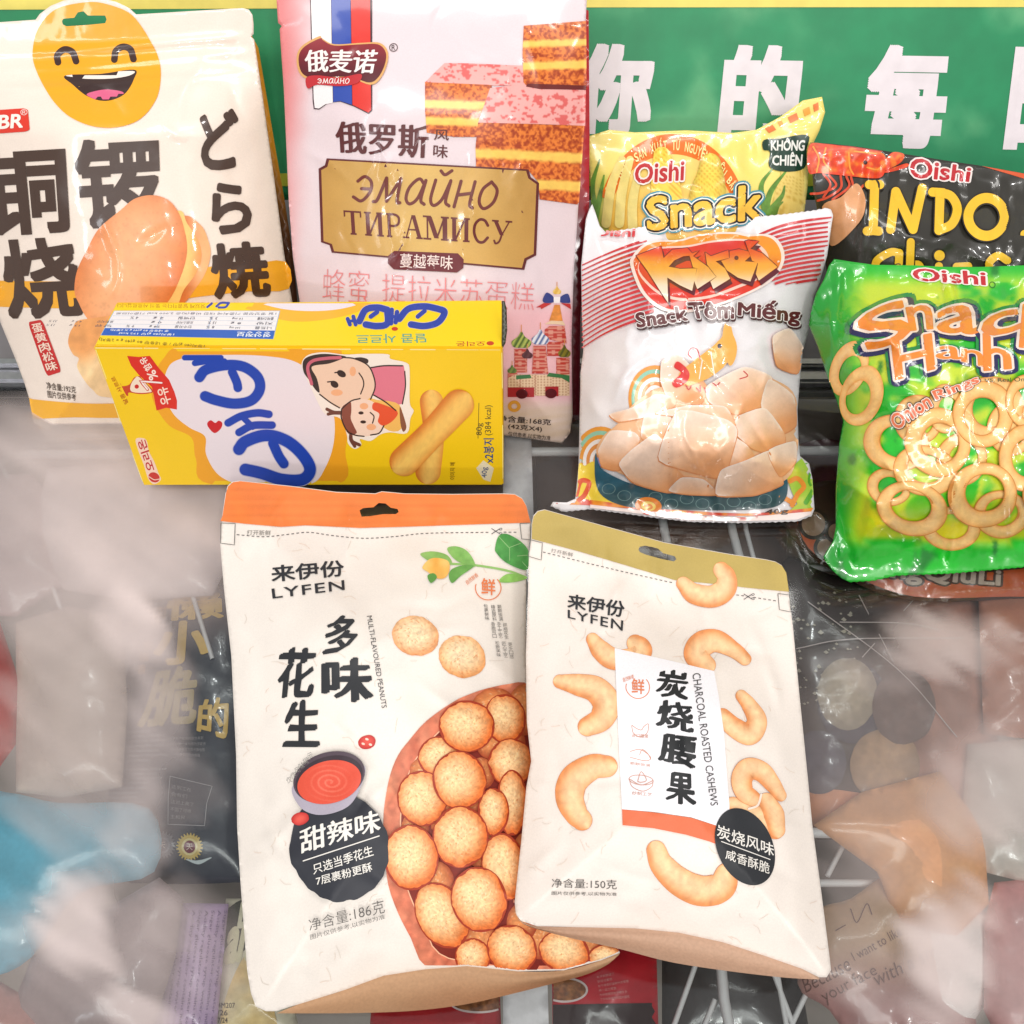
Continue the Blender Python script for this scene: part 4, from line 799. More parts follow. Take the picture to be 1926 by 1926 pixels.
def cashews():
    z = Z(960, 940, 1926/620); y = Z(960, 1380, 1926/640)
    top = A2([(999, 1014), (1000, 985), (1003, 970), (1011, 961), (1024, 958), (1060, 968), (1140, 990), (1250, 1020), (1310, 1031), (1379, 1043), (1440, 1052), (1458, 1056), (1470, 1063), (1478, 1076)])
    right = A2([(1484, 1120), (1491, 1175), (1504, 1310), (1520, 1468), (1528, 1553), (1545, 1679), (1561, 1805), (1563, 1825), (1555, 1838)])
    front = A2([(972, 1722), (980, 1732), (1010, 1742), (1093, 1744), (1193, 1746), (1276, 1754), (1359, 1772), (1442, 1799), (1508, 1822), (1540, 1838)])
    left = A2([(970, 1716), (968, 1696), (974, 1640), (980, 1586), (990, 1480), (999, 1432), (991, 1358), (989, 1230), (992, 1150), (995, 1037)])
    P = np.vstack([top, right, front[::-1], left])
    cz = creases(P, 28, 31, .0011, 12, None, (70, 200)); cy_ = creases(P, 6, 32, .0010, 11, (1010, 1010, 1480, 1120), (40, 90), (1.3, 2.1))
    def wr(p): return .0042*(fbm(p, 140, 42, 3)-.5)+.0014*(fbm(p, 50, 45, 2)-.5)*ss(1200, 1450, p[:, 1])+cz(p)+cy_(p)+.0012*np.exp(-((p[:, 1]-1080-.24*(p[:, 0]-1000))/40)**2)*np.sin(p[:, 0]/30+1)
    S = Sheet((1300, 1800), 8, .031, H(P, .021, 240, lambda p: ss(1040, 1300, p[:, 1]-.22*(p[:, 0]-1000)), wr))
    t = thing('snack_pouch', 'off-white cashew pouch with gold top band and white name label', 'snack pouch', base_of(P, S), 'paper pouches lying on the lid')
    hole = z((748, 292), (755, 275), (785, 268), (830, 276), (862, 285), (892, 312), (960, 330), (970, 348), (955, 360), (880, 345), (790, 320), (757, 306))
    S.body(P, 'pouch_body', t, M_paper, kraftcol((241, 231, 222)), 6, [hole], back=.003, bulge=.010); fibres(S, P, t, 150, 6)
    gusset(S, front, A2([(975, 1730), (993, 1742), (1040, 1756), (1093, 1769), (1166, 1785), (1259, 1809), (1359, 1825), (1458, 1837), (1510, 1841), (1542, 1842)]), t, (196, 162, 138))
    a = Art(S); band = np.vstack([top[1:]+[.8, 1.2], A2([(1484, 1113), (1411, 1106), (1340, 1098), (1269, 1091), (1180, 1064), (1089, 1037), (1000, 1013.5)])])
    a.fill(band, lambda V: speck(V, np.tile((190., 166, 92), (len(V), 1)), .05, 60), 7, [hole]); a.build('top_band', t, M_paper)
    a = Art(S); dashes(a, z((190, 305), (500, 382), (800, 452), (960, 487)), (70, 70, 74)); a.build('tear_line', t, M_paper); a = Art(S); dashes(a, z((1320, 556), (1370, 562)), (70, 70, 74)); dashes(a, z((1420, 570), (1560, 592)), (70, 70, 74)); scissors(S, t, *z((1390, 566))[0], (70, 70, 74))
    a.build('tear_line', t, M_paper)
    for q in (((118, 234), (187, 252), (180, 352), (104, 330)), ((1563, 548), (1632, 556), (1640, 656), (1572, 642))): a = Art(S); a.line(np.vstack([z(*q), z(q[0])]), 1.3, (120, 116, 110), sm=False); a.build('corner_mark', t, M_paper)
    a = Art(S); a.text('打开新鲜', z((240, 284), (368, 310), (364, 334), (236, 306)), (140, 134, 128), L=0); a.build('opening_lettering', t, M_paper)
    a = Art(S); lyfen(a, z((335, 548), (672, 592), (662, 690), (332, 632)), z((335, 642), (660, 706), (656, 766), (335, 690))); a.build('brand_lettering', t, M_paper)
    def cas(V, t_, s_):
        k = np.clip(np.abs(t_+.2)**2.2*.9+.15*np.abs(s_-.5), 0, 1); c = mixc((254, 212, 164), (234, 152, 94), k); return c*(1+.22*(fbm(V*[1, .8], 8, 3, 4)-.5))[:, None]
    a = Art(S); g = lambda zf, pts, rad: (a.spine(zf(*pts), np.array(rad)*1.03, lambda V, t_, s_: np.tile((222., 140, 84), (len(V), 1)), nt=15, n=14), a.spine(zf(*pts), rad, cas, nt=21, n=14))
    sh = lambda zf, pts, rad, d: a.spine(zf(*pts)+d, rad, (226, 214, 200), nt=5, n=10)
    g(z, ((1010, 490), (1075, 548), (1180, 565), (1255, 520), (1262, 450), (1232, 410)), [13, 19, 20, 21, 19, 15])
    g(z, ((480, 815), (530, 880), (600, 930), (690, 930), (765, 895), (765, 860), (730, 838)), [12, 18, 20, 19, 19, 18, 16])
    g(z, ((1370, 930), (1310, 880), (1200, 825), (1110, 850), (1085, 910), (1150, 965)), [12, 15, 20, 24, 22, 16])
    g(z, ((290, 1062), (390, 1080), (500, 1110), (560, 1190), (530, 1280), (450, 1325)), [13, 20, 24, 26, 23, 18])
    g(z, ((1350, 1145), (1395, 1200), (1440, 1290), (1400, 1370), (1310, 1330), (1240, 1265)), [11, 15, 19, 20, 18, 15])
    g(y, ((545, 185), (460, 190), (360, 260), (335, 360), (370, 450), (405, 490)), [20, 24, 27, 27, 24, 19])
    g(y, ((1260, 400), (1350, 440), (1440, 500), (1500, 545)), [14, 18, 19, 17]); g(y, ((1450, 380), (1490, 450), (1510, 545)), [15, 19, 15])
    g(y, ((1370, 365), (1325, 330), (1310, 260), (1345, 200), (1420, 215), (1480, 280), (1530, 350)), [15, 18, 20, 20, 18, 15, 11]); a.line(y((1350, 425), (1400, 405), (1420, 345)), 4, (246, 226, 210))
    g(y, ((825, 660), (860, 745), (960, 840), (1080, 890), (1190, 870), (1225, 800)), [18, 23, 26, 28, 28, 22]); a.build('cashew_pictures', t, M_paper)
    a = Art(S); lab = A2([(1156, 1219), (1250, 1240), (1343, 1262), (1352, 1310), (1362, 1380), (1366, 1440), (1371, 1513), (1370, 1564), (1300, 1556), (1170, 1522.5), (1164, 1400)])
    a.fill(A2([(1170, 1522), (1230, 1528), (1300, 1538), (1345, 1552), (1372, 1562), (1368, 1596), (1335, 1583), (1290, 1570), (1230, 1558), (1171, 1552)]), (224, 112, 72), 8)
    a.fill(A2([(1156, 1219), (1250, 1240), (1343, 1262), (1352, 1310), (1362, 1380), (1366, 1440), (1372, 1513), (1372, 1561), (1300, 1537), (1230, 1527), (1170, 1522), (1164, 1400)]), (246, 244, 248), 8)
    nl = a.build('name_label', t, M_paper)
    a = Art(S); bk = (34, 36, 38)
    for ch, q in (('炭', z((850, 985), (1035, 1005), (1045, 1175), (845, 1145))), ('烧', z((850, 1160), (1060, 1190), (1078, 1375), (848, 1320))), ('腰', z((868, 1360), (1090, 1385), (1092, 1585), (862, 1520))), ('果', y((885, 212), (1030, 226), (1058, 415), (872, 380)))): a.text(ch, q, bk, nib=(.08, .035), off=.02, shear=.06, jit=2, L=8)
    a.text('CHARCOAL ROASTED CASHEWS', np.array([(1317, 1264), (1351, 1514), (1337, 1517), (1302, 1268)]), (70, 68, 70), L=0, shear=.15); a.build('title_lettering', nl, M_paper)
    a = Art(S); oc = (226, 132, 90); lc = (206, 150, 130)
    stamp(a, *z((745, 1095))[0], 23, oc); a.text('自然鲜香', z((655, 1040), (720, 1020), (722, 1042), (662, 1066)), oc, L=0, res=1)
    a.line(z((708, 1320), (720, 1365), (760, 1385), (800, 1360), (806, 1310), (780, 1325), (765, 1345), (735, 1335), (712, 1318)), 1.3, lc); a.text('进口腰果', z((710, 1365), (808, 1372), (806, 1395), (708, 1386)), lc, L=0, res=1)
    a.line(z((700, 1470), (760, 1460), (820, 1505), (790, 1525), (700, 1505)), 1.3, lc); a.line(z((755, 1490), (770, 1460), (800, 1480), (820, 1515)), 1.3, lc); a.text('颗颗饱满', z((700, 1530), (818, 1545), (816, 1562), (698, 1548)), lc, L=0, res=1)
    for q in ([(672, 255), (690, 300), (750, 325), (800, 300), (808, 265)], [(672, 255), (740, 290), (808, 265)], [(720, 270), (740, 215), (770, 262), (740, 275), (720, 270)]): a.line(y(*q), 1.3, lc)
    a.line(cat(ell(*y((740, 262))[0], 23, 9, 6, 16), 2, True), 1.2, lc); a.text('炒制工艺', y((690, 325), (802, 335), (800, 355), (688, 345)), lc, L=0, res=1); a.build('label_icons', nl, M_paper)
    a = Art(S); a.fill(ell(*y((1328, 640))[0], 52, 76, -24, 80), (44, 46, 50), 8); w_ = (240, 236, 228); bd = a.build('flavour_badge', t, M_paper); a = Art(S)
    a.text('炭烧风味', y((1170, 510), (1492, 622), (1492, 696), (1168, 588)), w_, off=.008, L=0); a.line(y((1195, 610), (1470, 712)), 1.6, w_, sm=False); a.text('咸香酥脆', y((1220, 650), (1468, 730), (1466, 796), (1216, 708)), w_, off=.006, L=0); a.build('badge_lettering', bd, M_paper)
    a = Art(S); a.text('净含量:150克', y((235, 820), (602, 828), (602, 882), (233, 870)), (90, 86, 84), off=-.004, L=0); a.text('图片仅供参考,以实物为准', y((234, 893), (602, 900), (602, 920), (233, 914)), (110, 106, 102), L=0); a.build('weight_lettering', t, M_paper)
cashews()

# ------------------------------------------------------------------ puffed snack bags
def puff(P, T, R, ends, amp=.0022, seed=0, crinkle=.0035, nc=34, ca=.0010):
    """pillow bag: flat seals at both ends (lists of points), pleats running out of them, crumpled film"""
    e = [A2(q) for q in ends]; cz = creases(P, nc, seed, ca, 9, None, (35, 130))
    def f(p):
        u = np.clip(seg_d(p, P)/R, 0, 1); m = 1; pl = 0
        for q in e:
            d = seg_d(p, q, False); m = m*ss(8, 150, d); x = (p[:, 0]-q[0, 0])+.15*d*np.sin(p[:, 0]/50)
            pl = pl+(vn(x/17, d/130, seed+3)-.5)*ss(4, 30, d)*np.exp(-d/75)
        cr = 1-np.abs(2*fbm(p, 95, seed, 3)-1)*2
        return T*(1-(1-u)**2)*m+crinkle*pl*ss(0, .3, u)*2+amp*(cr-.4)*ss(.1, .6, u)+cz(p)*ss(0, .2, u)
    return f
def oishi(a, q, sh=.05, L=10):
    a.text('Oishi', q, (248, 236, 232), off=.085, shear=sh, ref=0, L=L); a.text('Oishi', q, (196, 34, 44), off=.026, shear=sh, ref=0, L=L)
def lerpq(q, u0, u1): f = affq(q); return f(A2([(u0, 0), (u1, 0), (u1, 1), (u0, 1)]))

def corn_bag():
    z = Z(1080, 0, 1926/846)
    P = np.vstack([A2([(1104, 262), (1111, 255), (1146, 244), (1194, 249), (1291, 245), (1379, 250), (1423, 244), (1467, 220), (1510, 189), (1546, 182), (1552, 211), (1541, 246), (1524, 281), (1519, 351), (1510, 420), (1500, 560), (1498, 700), (1330, 706), (1130, 700), (1118, 560), (1113, 420), (1110, 330)])])
    S = Sheet((1320, 800), 50, off=-.012, h=puff(P, .022, 170, [[(1104, 250), (1420, 244), (1548, 188)]], .0015, 5))
    t = thing('snack_bag', 'yellow corn snack bag with an orange arched banner, behind the white shrimp snack bag', 'snack bag', base_of(P, S), 'puffed snack bags')
    S.body(P, 'bag_body', t, M_film, lambda V: mixc2(mixc((250, 232, 130), (246, 222, 110), fbm(V, 90, 3, 2)), (170, 190, 80), ss(.5, .8, fbm(V, 60, 9, 3))*ss(1180, 1110, V[:, 0])), 6)
    a = Art(S); c0 = np.array([1265, 430]); cl = P
    th = np.linspace(math.radians(200), math.radians(340), 40); arc = lambda rx, ry: np.stack([c0[0]+rx*np.cos(th), c0[1]+ry*np.sin(th)], 1)
    a.fill(np.vstack([arc(128, 152), [(1385, 520), (1145, 520)]]), lambda V: speck(V, mixc((248, 216, 120), (240, 190, 80), ss(300, 430, V[:, 1])), .05, 24), 8, clip=cl)
    a.fill(np.vstack([arc(143, 178), arc(122, 140)[::-1]]), (238, 116, 24), 5, clip=cl)
    st = 'ĐẶC BIỆT SẢN XUẤT TỪ NGUYÊN LIỆU BẮP'
    tw = np.linspace(math.radians(205), math.radians(334), len(st)+1)
    for i, ch in enumerate(st):
        if ch == ' ': continue
        ta, tb = tw[i], tw[i]+(tw[1]-tw[0])*.86; pt = lambda t_, k: c0+np.array([(143-21*k)*math.cos(t_), (178-38*k)*math.sin(t_)])
        ks = .12 if ch in 'ĐẶỆẢẤỪÊỆẮ' else .3
        a.text(ch, np.array([pt(ta, ks), pt(tb, ks), pt(tb, .8), pt(ta, .8)]), (255, 238, 160), off=.025, L=0)
    a.build('arched_banner', t, M_film)
    a = Art(S)
    def kern(V): 
        k = (np.sin(V[:, 0]*.62)*np.sin(V[:, 1]*.62)); return speck(V, mixc((252, 222, 90), (232, 170, 50), ss(0, -.9, k)), .05, 9)
    a.spine([(1245, 292), (1250, 330), (1255, 380)], [16, 26, 30], lambda V, t_, s_: kern(V), nt=15); a.spine([(1336, 308), (1335, 340), (1325, 400)], [20, 33, 36], lambda V, t_, s_: kern(V)*(1-.2*np.abs(t_)**3)[:, None], nt=21, n=14)
    a.spine([(1490, 330), (1484, 380), (1475, 470)], [22, 34, 34], lambda V, t_, s_: mixc((244, 216, 120), (214, 180, 80), ss(.2, .8, np.sin(V[:, 0]*.5+V[:, 1]*.5)*np.sin(V[:, 0]*.5-V[:, 1]*.5))), clip=cl, nt=15, n=14)
    for q in ([(1440, 400), (1450, 360), (1480, 320)], [(1440, 400), (1432, 350), (1452, 318)], [(1445, 400), (1470, 370), (1476, 350)], [(1450, 420), (1462, 390), (1472, 380)], [(1120, 400), (1114, 350), (1128, 300)], [(1118, 420), (1130, 360), (1136, 330)]): a.spine(q, [6, 5, 1.5], lambda V, t_, s_: speck(V, np.tile((104., 150, 60), (len(V), 1)), .2, 8), clip=cl)
    for q in ([(1170, 300), (1150, 350), (1140, 420)], [(1185, 300), (1170, 360), (1165, 420)], [(1200, 330), (1190, 380), (1190, 430)]): a.spine(q, [7, 9, 9], lambda V, t_, s_: speck(V, np.tile((236., 216, 130), (len(V), 1)), .06, 10), clip=cl)
    a.build('corn_picture', t, M_film)
    a = Art(S); oishi(a, z((262, 705), (470, 685), (470, 770), (262, 785)))
    a.build('brand_lettering', t, M_film); a = Art(S)
    for o, c in ((.13, (70, 150, 170)), (.095, (246, 246, 240)), (.07, (30, 26, 24)), (.03, (250, 200, 70))): a.text('Snack', z((300, 850), (790, 790), (800, 935), (320, 985)), c, off=o, shear=.1, ref=0, L=10)
    a.build('title_lettering', t, M_film)
    a = Art(S); a.soft(z((812, 600), (880, 592), (1000, 578), (995, 640), (985, 720), (900, 735), (835, 712), (838, 650), (810, 640)), (28, 62, 46), 4, step=6)
    a.text('KHÔNG', z((842, 590), (992, 588), (985, 646), (842, 645)), (240, 240, 232), off=.03, L=0, sp=.95); a.text('CHIÊN', z((848, 655), (980, 648), (975, 712), (848, 708)), (240, 240, 232), off=.03, L=0); a.build('green_badge', t, M_film)
    a = Art(S)
    for i, (x0, x1) in enumerate(((.1, .22), (.3, .36), (.46, .6), (.7, .8), (.86, .94))): f = affq([(1425, 246), (1546, 186), (1547, 204), (1436, 256)]); a.fill(f(bx(x0, .15, x1, .95)), (236, 120, 40) if i % 2 == 0 else (246, 170, 60), 8)
    a.build('seal_pattern', t, M_film)
corn_bag()

def chili_bag():
    z = Z(1510, 250, 1926/416)
    P = A2([(1524, 268), (1560, 270), (1607, 275), (1660, 283), (1704, 290), (1780, 302), (1860, 314), (1926, 326), (2010, 340), (2110, 352), (2125, 500), (2130, 720), (1900, 725), (1600, 720), (1565, 600), (1548, 450), (1530, 360)])
    S = Sheet((1760, 800), 50, off=-.006, h=puff(P, .022, 170, [[(1524, 268), (1704, 290), (2110, 352)]], .0016, 15))
    t = thing('snack_bag', 'black snack bag with big yellow letters and a red prawn, against the board', 'snack bag', base_of(P, S), 'puffed snack bags')
    S.body(P, 'bag_body', t, M_film, lambda V: speck(V, np.tile((50., 48, 42), (len(V), 1)), .1, 60), 6)
    a = Art(S); a.fill(A2([(1846, 312), (1926, 326.5), (2108, 353), (2110, 368), (1926, 336), (1900, 328)]), (226, 90, 36), 9); a.build('edge_band', t, M_film); a = Art(S); a.fill(A2([(1524, 269), (1600, 275), (1660, 284), (1640, 300), (1540, 300)]), (190, 56, 26), 9)
    a.build('edge_band', t, M_film)
    a = Art(S); red = lambda V: speck(V, mixc((226, 66, 28), (250, 130, 40), ss(.5, .75, fbm(V, 11, 4, 3))), .14, 6)
    a.soft(z((55, 110), (200, 95), (500, 140), (700, 180), (720, 300), (690, 380), (600, 395), (400, 375), (150, 350), (50, 340)), red, 6, step=3.5)
    a.soft(z((700, 260), (780, 170), (880, 185), (860, 250), (760, 310), (690, 330)), red, 5, step=3.5); a.soft(z((720, 330), (900, 265), (905, 300), (740, 345)), red, 4, step=4)
    for q in ([(400, 170), (410, 300), (440, 360)], [(90, 120), (140, 220), (120, 340)], [(200, 130), (180, 240), (240, 320)], [(450, 160), (640, 180)], [(560, 300), (640, 320), (680, 300)]): a.line(z(*q), 3, (250, 160, 60))
    for q in ([(230, 370), (290, 460), (170, 520), (70, 530)], [(330, 375), (330, 480), (220, 560), (130, 590)], [(420, 385), (430, 480), (320, 590), (230, 640)], [(530, 455), (430, 550), (330, 620)], [(180, 360), (240, 450), (180, 560)], [(380, 380), (400, 470), (260, 580)]): a.line(z(*q), 4.4, (216, 74, 40))
    a.fill(ell(*z((545, 258))[0], 4, 4), (60, 20, 20), 3); a.build('prawn_picture', t, M_film)
    a = Art(S); a.soft(z((170, 640), (330, 560), (460, 440), (530, 520), (545, 640), (490, 780), (280, 980), (200, 900)), lambda V: speck(V, mixc((236, 176, 130), (214, 150, 100), fbm(V, 26, 3, 2)), .05, 8), 5, step=5); a.build('cracker_picture', t, M_film)
    a = Art(S); oishi(a, z((945, 215), (1465, 300), (1445, 425), (935, 385)), 0)
    a.build('brand_lettering', t, M_film); a = Art(S)
    yl = (250, 200, 48); dk = (36, 28, 20)
    STR = [([(580, 450), (625, 455), (670, 450)], 17), ([(625, 450), (620, 650), (612, 845)], 17), ([(560, 855), (612, 850), (660, 855)], 17), ([(765, 840), (810, 510)], 17), ([(810, 510), (960, 840)], 17), ([(960, 840), (1040, 480)], 17), ([(1130, 515), (1220, 520)], 17), ([(1195, 530), (1185, 850)], 17), ([(1190, 520), (1290, 550), (1345, 660), (1300, 790), (1185, 848)], 17)]
    O = z((1600, 730))[0]
    for k, c in ((1.3, dk), (1, yl)):
        for q, w_ in STR: a.line(z(*q), w_*k, c, sm=len(q) > 3)
        a.ring(*O, 43*(1+.06*(k > 1)), 45*(1+.06*(k > 1)), 0, .58-.1*(k > 1), lambda V, u: np.tile(np.array(c, float), (len(V), 1)), nr=3)
    for k, c in ((1.3, dk), (1, yl)):
        for q in ([(840, 1045), (760, 1040), (640, 1120), (660, 1220), (760, 1250), (830, 1180)], [(840, 1050), (830, 1240)], [(940, 950), (930, 1240)], [(935, 1160), (1010, 1150), (1040, 1240)], [(1185, 1160), (1180, 1250)], [(1340, 1165), (1440, 1160)], [(1780, 1110), (1700, 1070), (1625, 1130), (1640, 1220)], [(1930, 880), (1910, 1240)]): a.line(z(*q), 15*k, c)
        a.fill(ell(*z((1190, 1068))[0], 10*k, 10*k), c, 5)
    a.build('title_lettering', t, M_film)
chili_bag()

def kitri_bag():
    z = Z(930, 400, 1926/700); zk = Z(1180, 420, 1926/340); zb = Z(1080, 780, 1926/480)
    r = random.Random(4)
    def zig(P, amp=1.6, L=6): 
        D = dens(P, L, False); D[::2, 1] += amp; return D
    topz = zig(A2([(1140, 436), (1180, 430), (1234, 422), (1300, 408), (1387, 410), (1475, 402), (1530, 395), (1556, 390)]))
    botz = zig(A2([(1526, 970), (1500, 980), (1400, 983), (1300, 981), (1230, 973), (1180, 966), (1110, 957), (1060, 962), (1035, 951)]))
    P = np.vstack([A2([(1102, 412), (1108, 394), (1114, 384), (1120, 400), (1128, 425)]), topz, A2([(1563, 394), (1567, 405), (1563, 430), (1556, 480), (1542, 530), (1530, 560), (1522, 620), (1510, 660), (1504, 720), (1500, 770), (1502, 830), (1505, 858), (1522, 872), (1528, 900), (1532, 958)]), botz, A2([(1040, 944), (1066, 945), (1082, 938), (1088, 880), (1090, 790), (1092, 700), (1097, 660), (1094, 560), (1093, 500), (1098, 450)])])
    S = Sheet((1300, 965), 35, .004, puff(P, .026, 150, [[(1102, 412), (1234, 424), (1475, 402), (1563, 392)], [(1035, 951), (1230, 973), (1400, 983), (1532, 962)]], .0022, 25, .0036, 40, .0011))
    t = thing('snack_bag', 'white prawn cracker snack bag with red stripes and a red oval emblem', 'snack bag', base_of(P, S), 'puffed snack bags')
    S.body(P, 'bag_body', t, M_film, (238, 234, 236), 5, back=.003, bulge=.010)
    cl = P
    a = Art(S); red = (206, 52, 58)
    for i in range(17):                       # the striped corner fields
        y0 = 285+i*27; a.spine(z((425, y0), (560, y0-62-i*1.5), (700, y0-116-i*2), (880, y0-170-i*2)), [1.0, 1.5, 2.6, 2.8], red, nt=3, clip=np.vstack([A2([(1092, 470), (1100, 440)]), z((700, 150), (860, 130), (830, 560), (440, 730)), A2([(1092, 660)])]))
    a.build('stripe_field', t, M_film); a = Art(S)
    for i in range(15):
        y0 = 40+i*24; a.spine(z((1330, y0+90), (1480, y0+30), (1620, y0), (1800, y0-22)), [1.8, 2.5, 2.4, .9], red, nt=3, clip=np.vstack([z((1310, 110), (1420, 60)), A2([(1520, 402), (1563, 396), (1566, 405), (1562, 430), (1555, 480), (1540, 530)]), z((1560, 370), (1440, 380))]))
    a.build('stripe_field', t, M_film)
    a = Art(S); o = zk((30, 440), (60, 340), (150, 240), (290, 185), (550, 175), (720, 125), (950, 95), (1160, 95), (1300, 120), (1480, 115), (1600, 170), (1670, 300), (1660, 440), (1560, 590), (1400, 700), (1180, 800), (900, 900), (640, 950), (420, 940), (250, 850), (120, 690)); oc = o.mean(0)
    sc = lambda k, q=o: oc+(q-oc)*np.array([k, k*.985])
    a.soft(o, (246, 226, 216), 5, step=6); a.soft(sc(.955), lambda V: mixc((244, 150, 40), (222, 52, 34), ss(455, 545, V[:, 1]-.1*(V[:, 0]-1320))), 5, step=6)
    a.soft(zk((110, 500), (210, 290), (380, 250), (640, 235), (900, 185), (1200, 165), (1360, 200), (1480, 300), (1500, 420), (1400, 590), (1180, 690), (900, 790), (640, 825), (440, 800), (260, 700)), (248, 206, 190), 5, step=6)
    a.soft(zk((120, 480), (220, 310), (390, 268), (640, 255), (900, 205), (1190, 185), (1330, 215), (1440, 310), (1465, 420), (1370, 570), (1160, 665), (900, 760), (640, 795), (450, 770), (280, 680)), lambda V: mixc((226, 66, 36), (214, 40, 34), fbm(V, 40, 2, 2)), 5, step=6)
    em = a.build('oval_emblem', t, M_film); a = Art(S)
    KS = [[(95, 345), (360, 245), (385, 370), (480, 280), (640, 262), (690, 345), (600, 350), (500, 395), (440, 462), (560, 485), (740, 480), (690, 720), (560, 660), (425, 578), (435, 850), (330, 690), (210, 500)],
          [(640, 262), (690, 320), (765, 290), (700, 350), (860, 465), (945, 570), (745, 700), (710, 610), (745, 480), (700, 470)],
          [(830, 310), (890, 350), (1075, 285), (1085, 370), (940, 405), (1040, 480), (1095, 590), (915, 700), (885, 620), (950, 570), (850, 440)],
          [(1090, 295), (1190, 275), (1290, 300), (1310, 350), (1250, 405), (1390, 415), (1310, 620), (1180, 580), (1060, 500), (1000, 400), (1090, 370)],
          [(1255, 190), (1290, 180), (1400, 190), (1310, 270), (1440, 320), (1600, 465), (1400, 610), (1370, 540), (1392, 425), (1330, 400)]]
    for q in KS: a.fill(zk(*q)+[4.5, 9], (96, 26, 40), 7)
    for q in KS: a.line(np.vstack([zk(*q), zk(q[0])]), 3, (110, 30, 36), sm=False)
    for q in KS: a.fill(zk(*q), lambda V: mixc2(mixc((226, 72, 34), (246, 168, 60), ss(468, 500, V[:, 1])), (250, 226, 200), ss(500, 540, V[:, 1])), 6)
    a.fill(ell(*zk((1162, 368))[0], 4, 4), (96, 26, 40), 3); a.build('emblem_lettering', em, M_film)
    a = Art(S); tq = [('Snack', zk((85, 960), (610, 880), (640, 1030), (110, 1110))), ('Tôm', zk((640, 850), (1130, 830), (1130, 1010), (690, 1010))), ('Miếng', zk((1190, 800), (1840, 850), (1830, 1100), (1180, 1020)))]
    for s, q in tq: a.text(s, q+[1.5, 4], (70, 34, 34), off=.075, ref=0, L=10)
    for s, q in tq: a.text(s, q, (244, 236, 232), off=.075, ref=0, L=10)
    for s, q in tq: a.text(s, q, (96, 40, 42), off=.035, ref=0, L=10)
    a.build('title_lettering', t, M_film); a = Art(S)
    a.text('Oishi', A2([(1118, 430), (1196, 428), (1194, 446), (1116, 444)]), (206, 44, 48), off=.03, L=10, clip=A2([(1130, 434), (1260, 426), (1260, 460), (1130, 460)])); a.build('brand_lettering', t, M_film)
    # plain prawn drawing, pile of crackers, bowl, clouds
    a = Art(S)
    for k, (cx, cy) in enumerate((zb((200, 350))[0], z((830, 960))[0])):
        for i, c in enumerate(((238, 160, 70), (150, 206, 180), (238, 160, 70), (246, 240, 236), (230, 150, 80), (246, 240, 236), (238, 170, 110), (160, 160, 220))):
            rr = (62-i*7.5)*(1 if k == 0 else .95); a.fill(ell(cx, cy, rr*.85, rr*1.05, 0, 36), c, 8, clip=A2([(1090, 640), (1320, 640), (1320, 880), (1090, 880)]))
    a.build('cloud_pattern', t, M_film)
    a = Art(S)
    a.fill(cat([(1089, 872), (1100, 876), (1118, 868), (1130, 900), (1200, 955), (1480, 965), (1480, 900), (1508, 862), (1524, 874), (1530, 930), (1532, 958), (1526, 962), (1400, 968), (1300, 964), (1200, 955), (1110, 946), (1080, 944), (1086, 920)], 3, True), lambda V: mixc((246, 214, 70), (168, 206, 70), ss(1440, 1520, V[:, 0]+20*np.sin(V[:, 1]/8))), 7, clip=cl)
    a.fill(cat([(1045, 947), (1084, 938), (1140, 944), (1230, 955), (1400, 966), (1530, 955), (1531, 962), (1420, 970), (1300, 968), (1180, 956), (1100, 950)], 3, True), lambda V: mixc((240, 150, 50), (214, 70, 46), ss(.45, .6, fbm(V, 22, 6, 2))), 6, clip=cl)
    for q, c in (([(1084, 930), (1092, 905), (1108, 908), (1100, 930), (1090, 940)], (226, 90, 50)), ([(1486, 905), (1500, 900), (1512, 915), (1500, 930), (1490, 950)], (240, 150, 60)), ([(1420, 935), (1450, 925), (1490, 945)], (240, 150, 60)), ([(1512, 862), (1526, 880), (1524, 905), (1530, 920), (1516, 945)], (96, 170, 50))): a.line(q, 9, c, clip=cl)
    a.build('swirl_pattern', t, M_film)
    a = Art(S); bowl = cat(zb((160, 290), (200, 400), (330, 480), (500, 540), (800, 590), (1080, 605), (1350, 600), (1520, 560), (1590, 440), (1612, 540), (1590, 640), (1500, 700), (1250, 720), (900, 720), (600, 710), (380, 690), (220, 620), (160, 500)), 4, True)
    a.fill(bowl, lambda V: speck(V, mixc((52, 100, 120), (62, 88, 92), ss(890, 950, V[:, 1])), .12, 16), 6)
    for i in range(11): c = zb((260+i*118, 560+(i*37) % 90+min(i, 5)*14))[0]; a.ring(*c, 13, 10, 0, .9, lambda V, u: np.tile((120., 150, 150), (len(V), 1)), clip=bowl, na=24, nr=1)
    a.ring(*zb((560, 690))[0], 25, 17, 8, .55, lambda V, u: np.tile((236., 140, 60), (len(V), 1)), na=32, nr=2); a.fill(ell(*zb((560, 690))[0], 14, 9, 8, 24), (246, 214, 110), 5); a.line(zb((540, 690), (570, 680), (585, 700), (560, 715)), 4, (236, 140, 60))
    a.build('bowl_picture', t, M_film)
    a = Art(S)
    def chaik(Q):
        for _ in range(2): n = np.roll(Q, -1, 0); w_ = .14 if _ == 0 else .25; Q = np.stack([Q*(1-w_)+n*w_, Q*w_+n*(1-w_)], 1).reshape(-1, 2)
        return Q
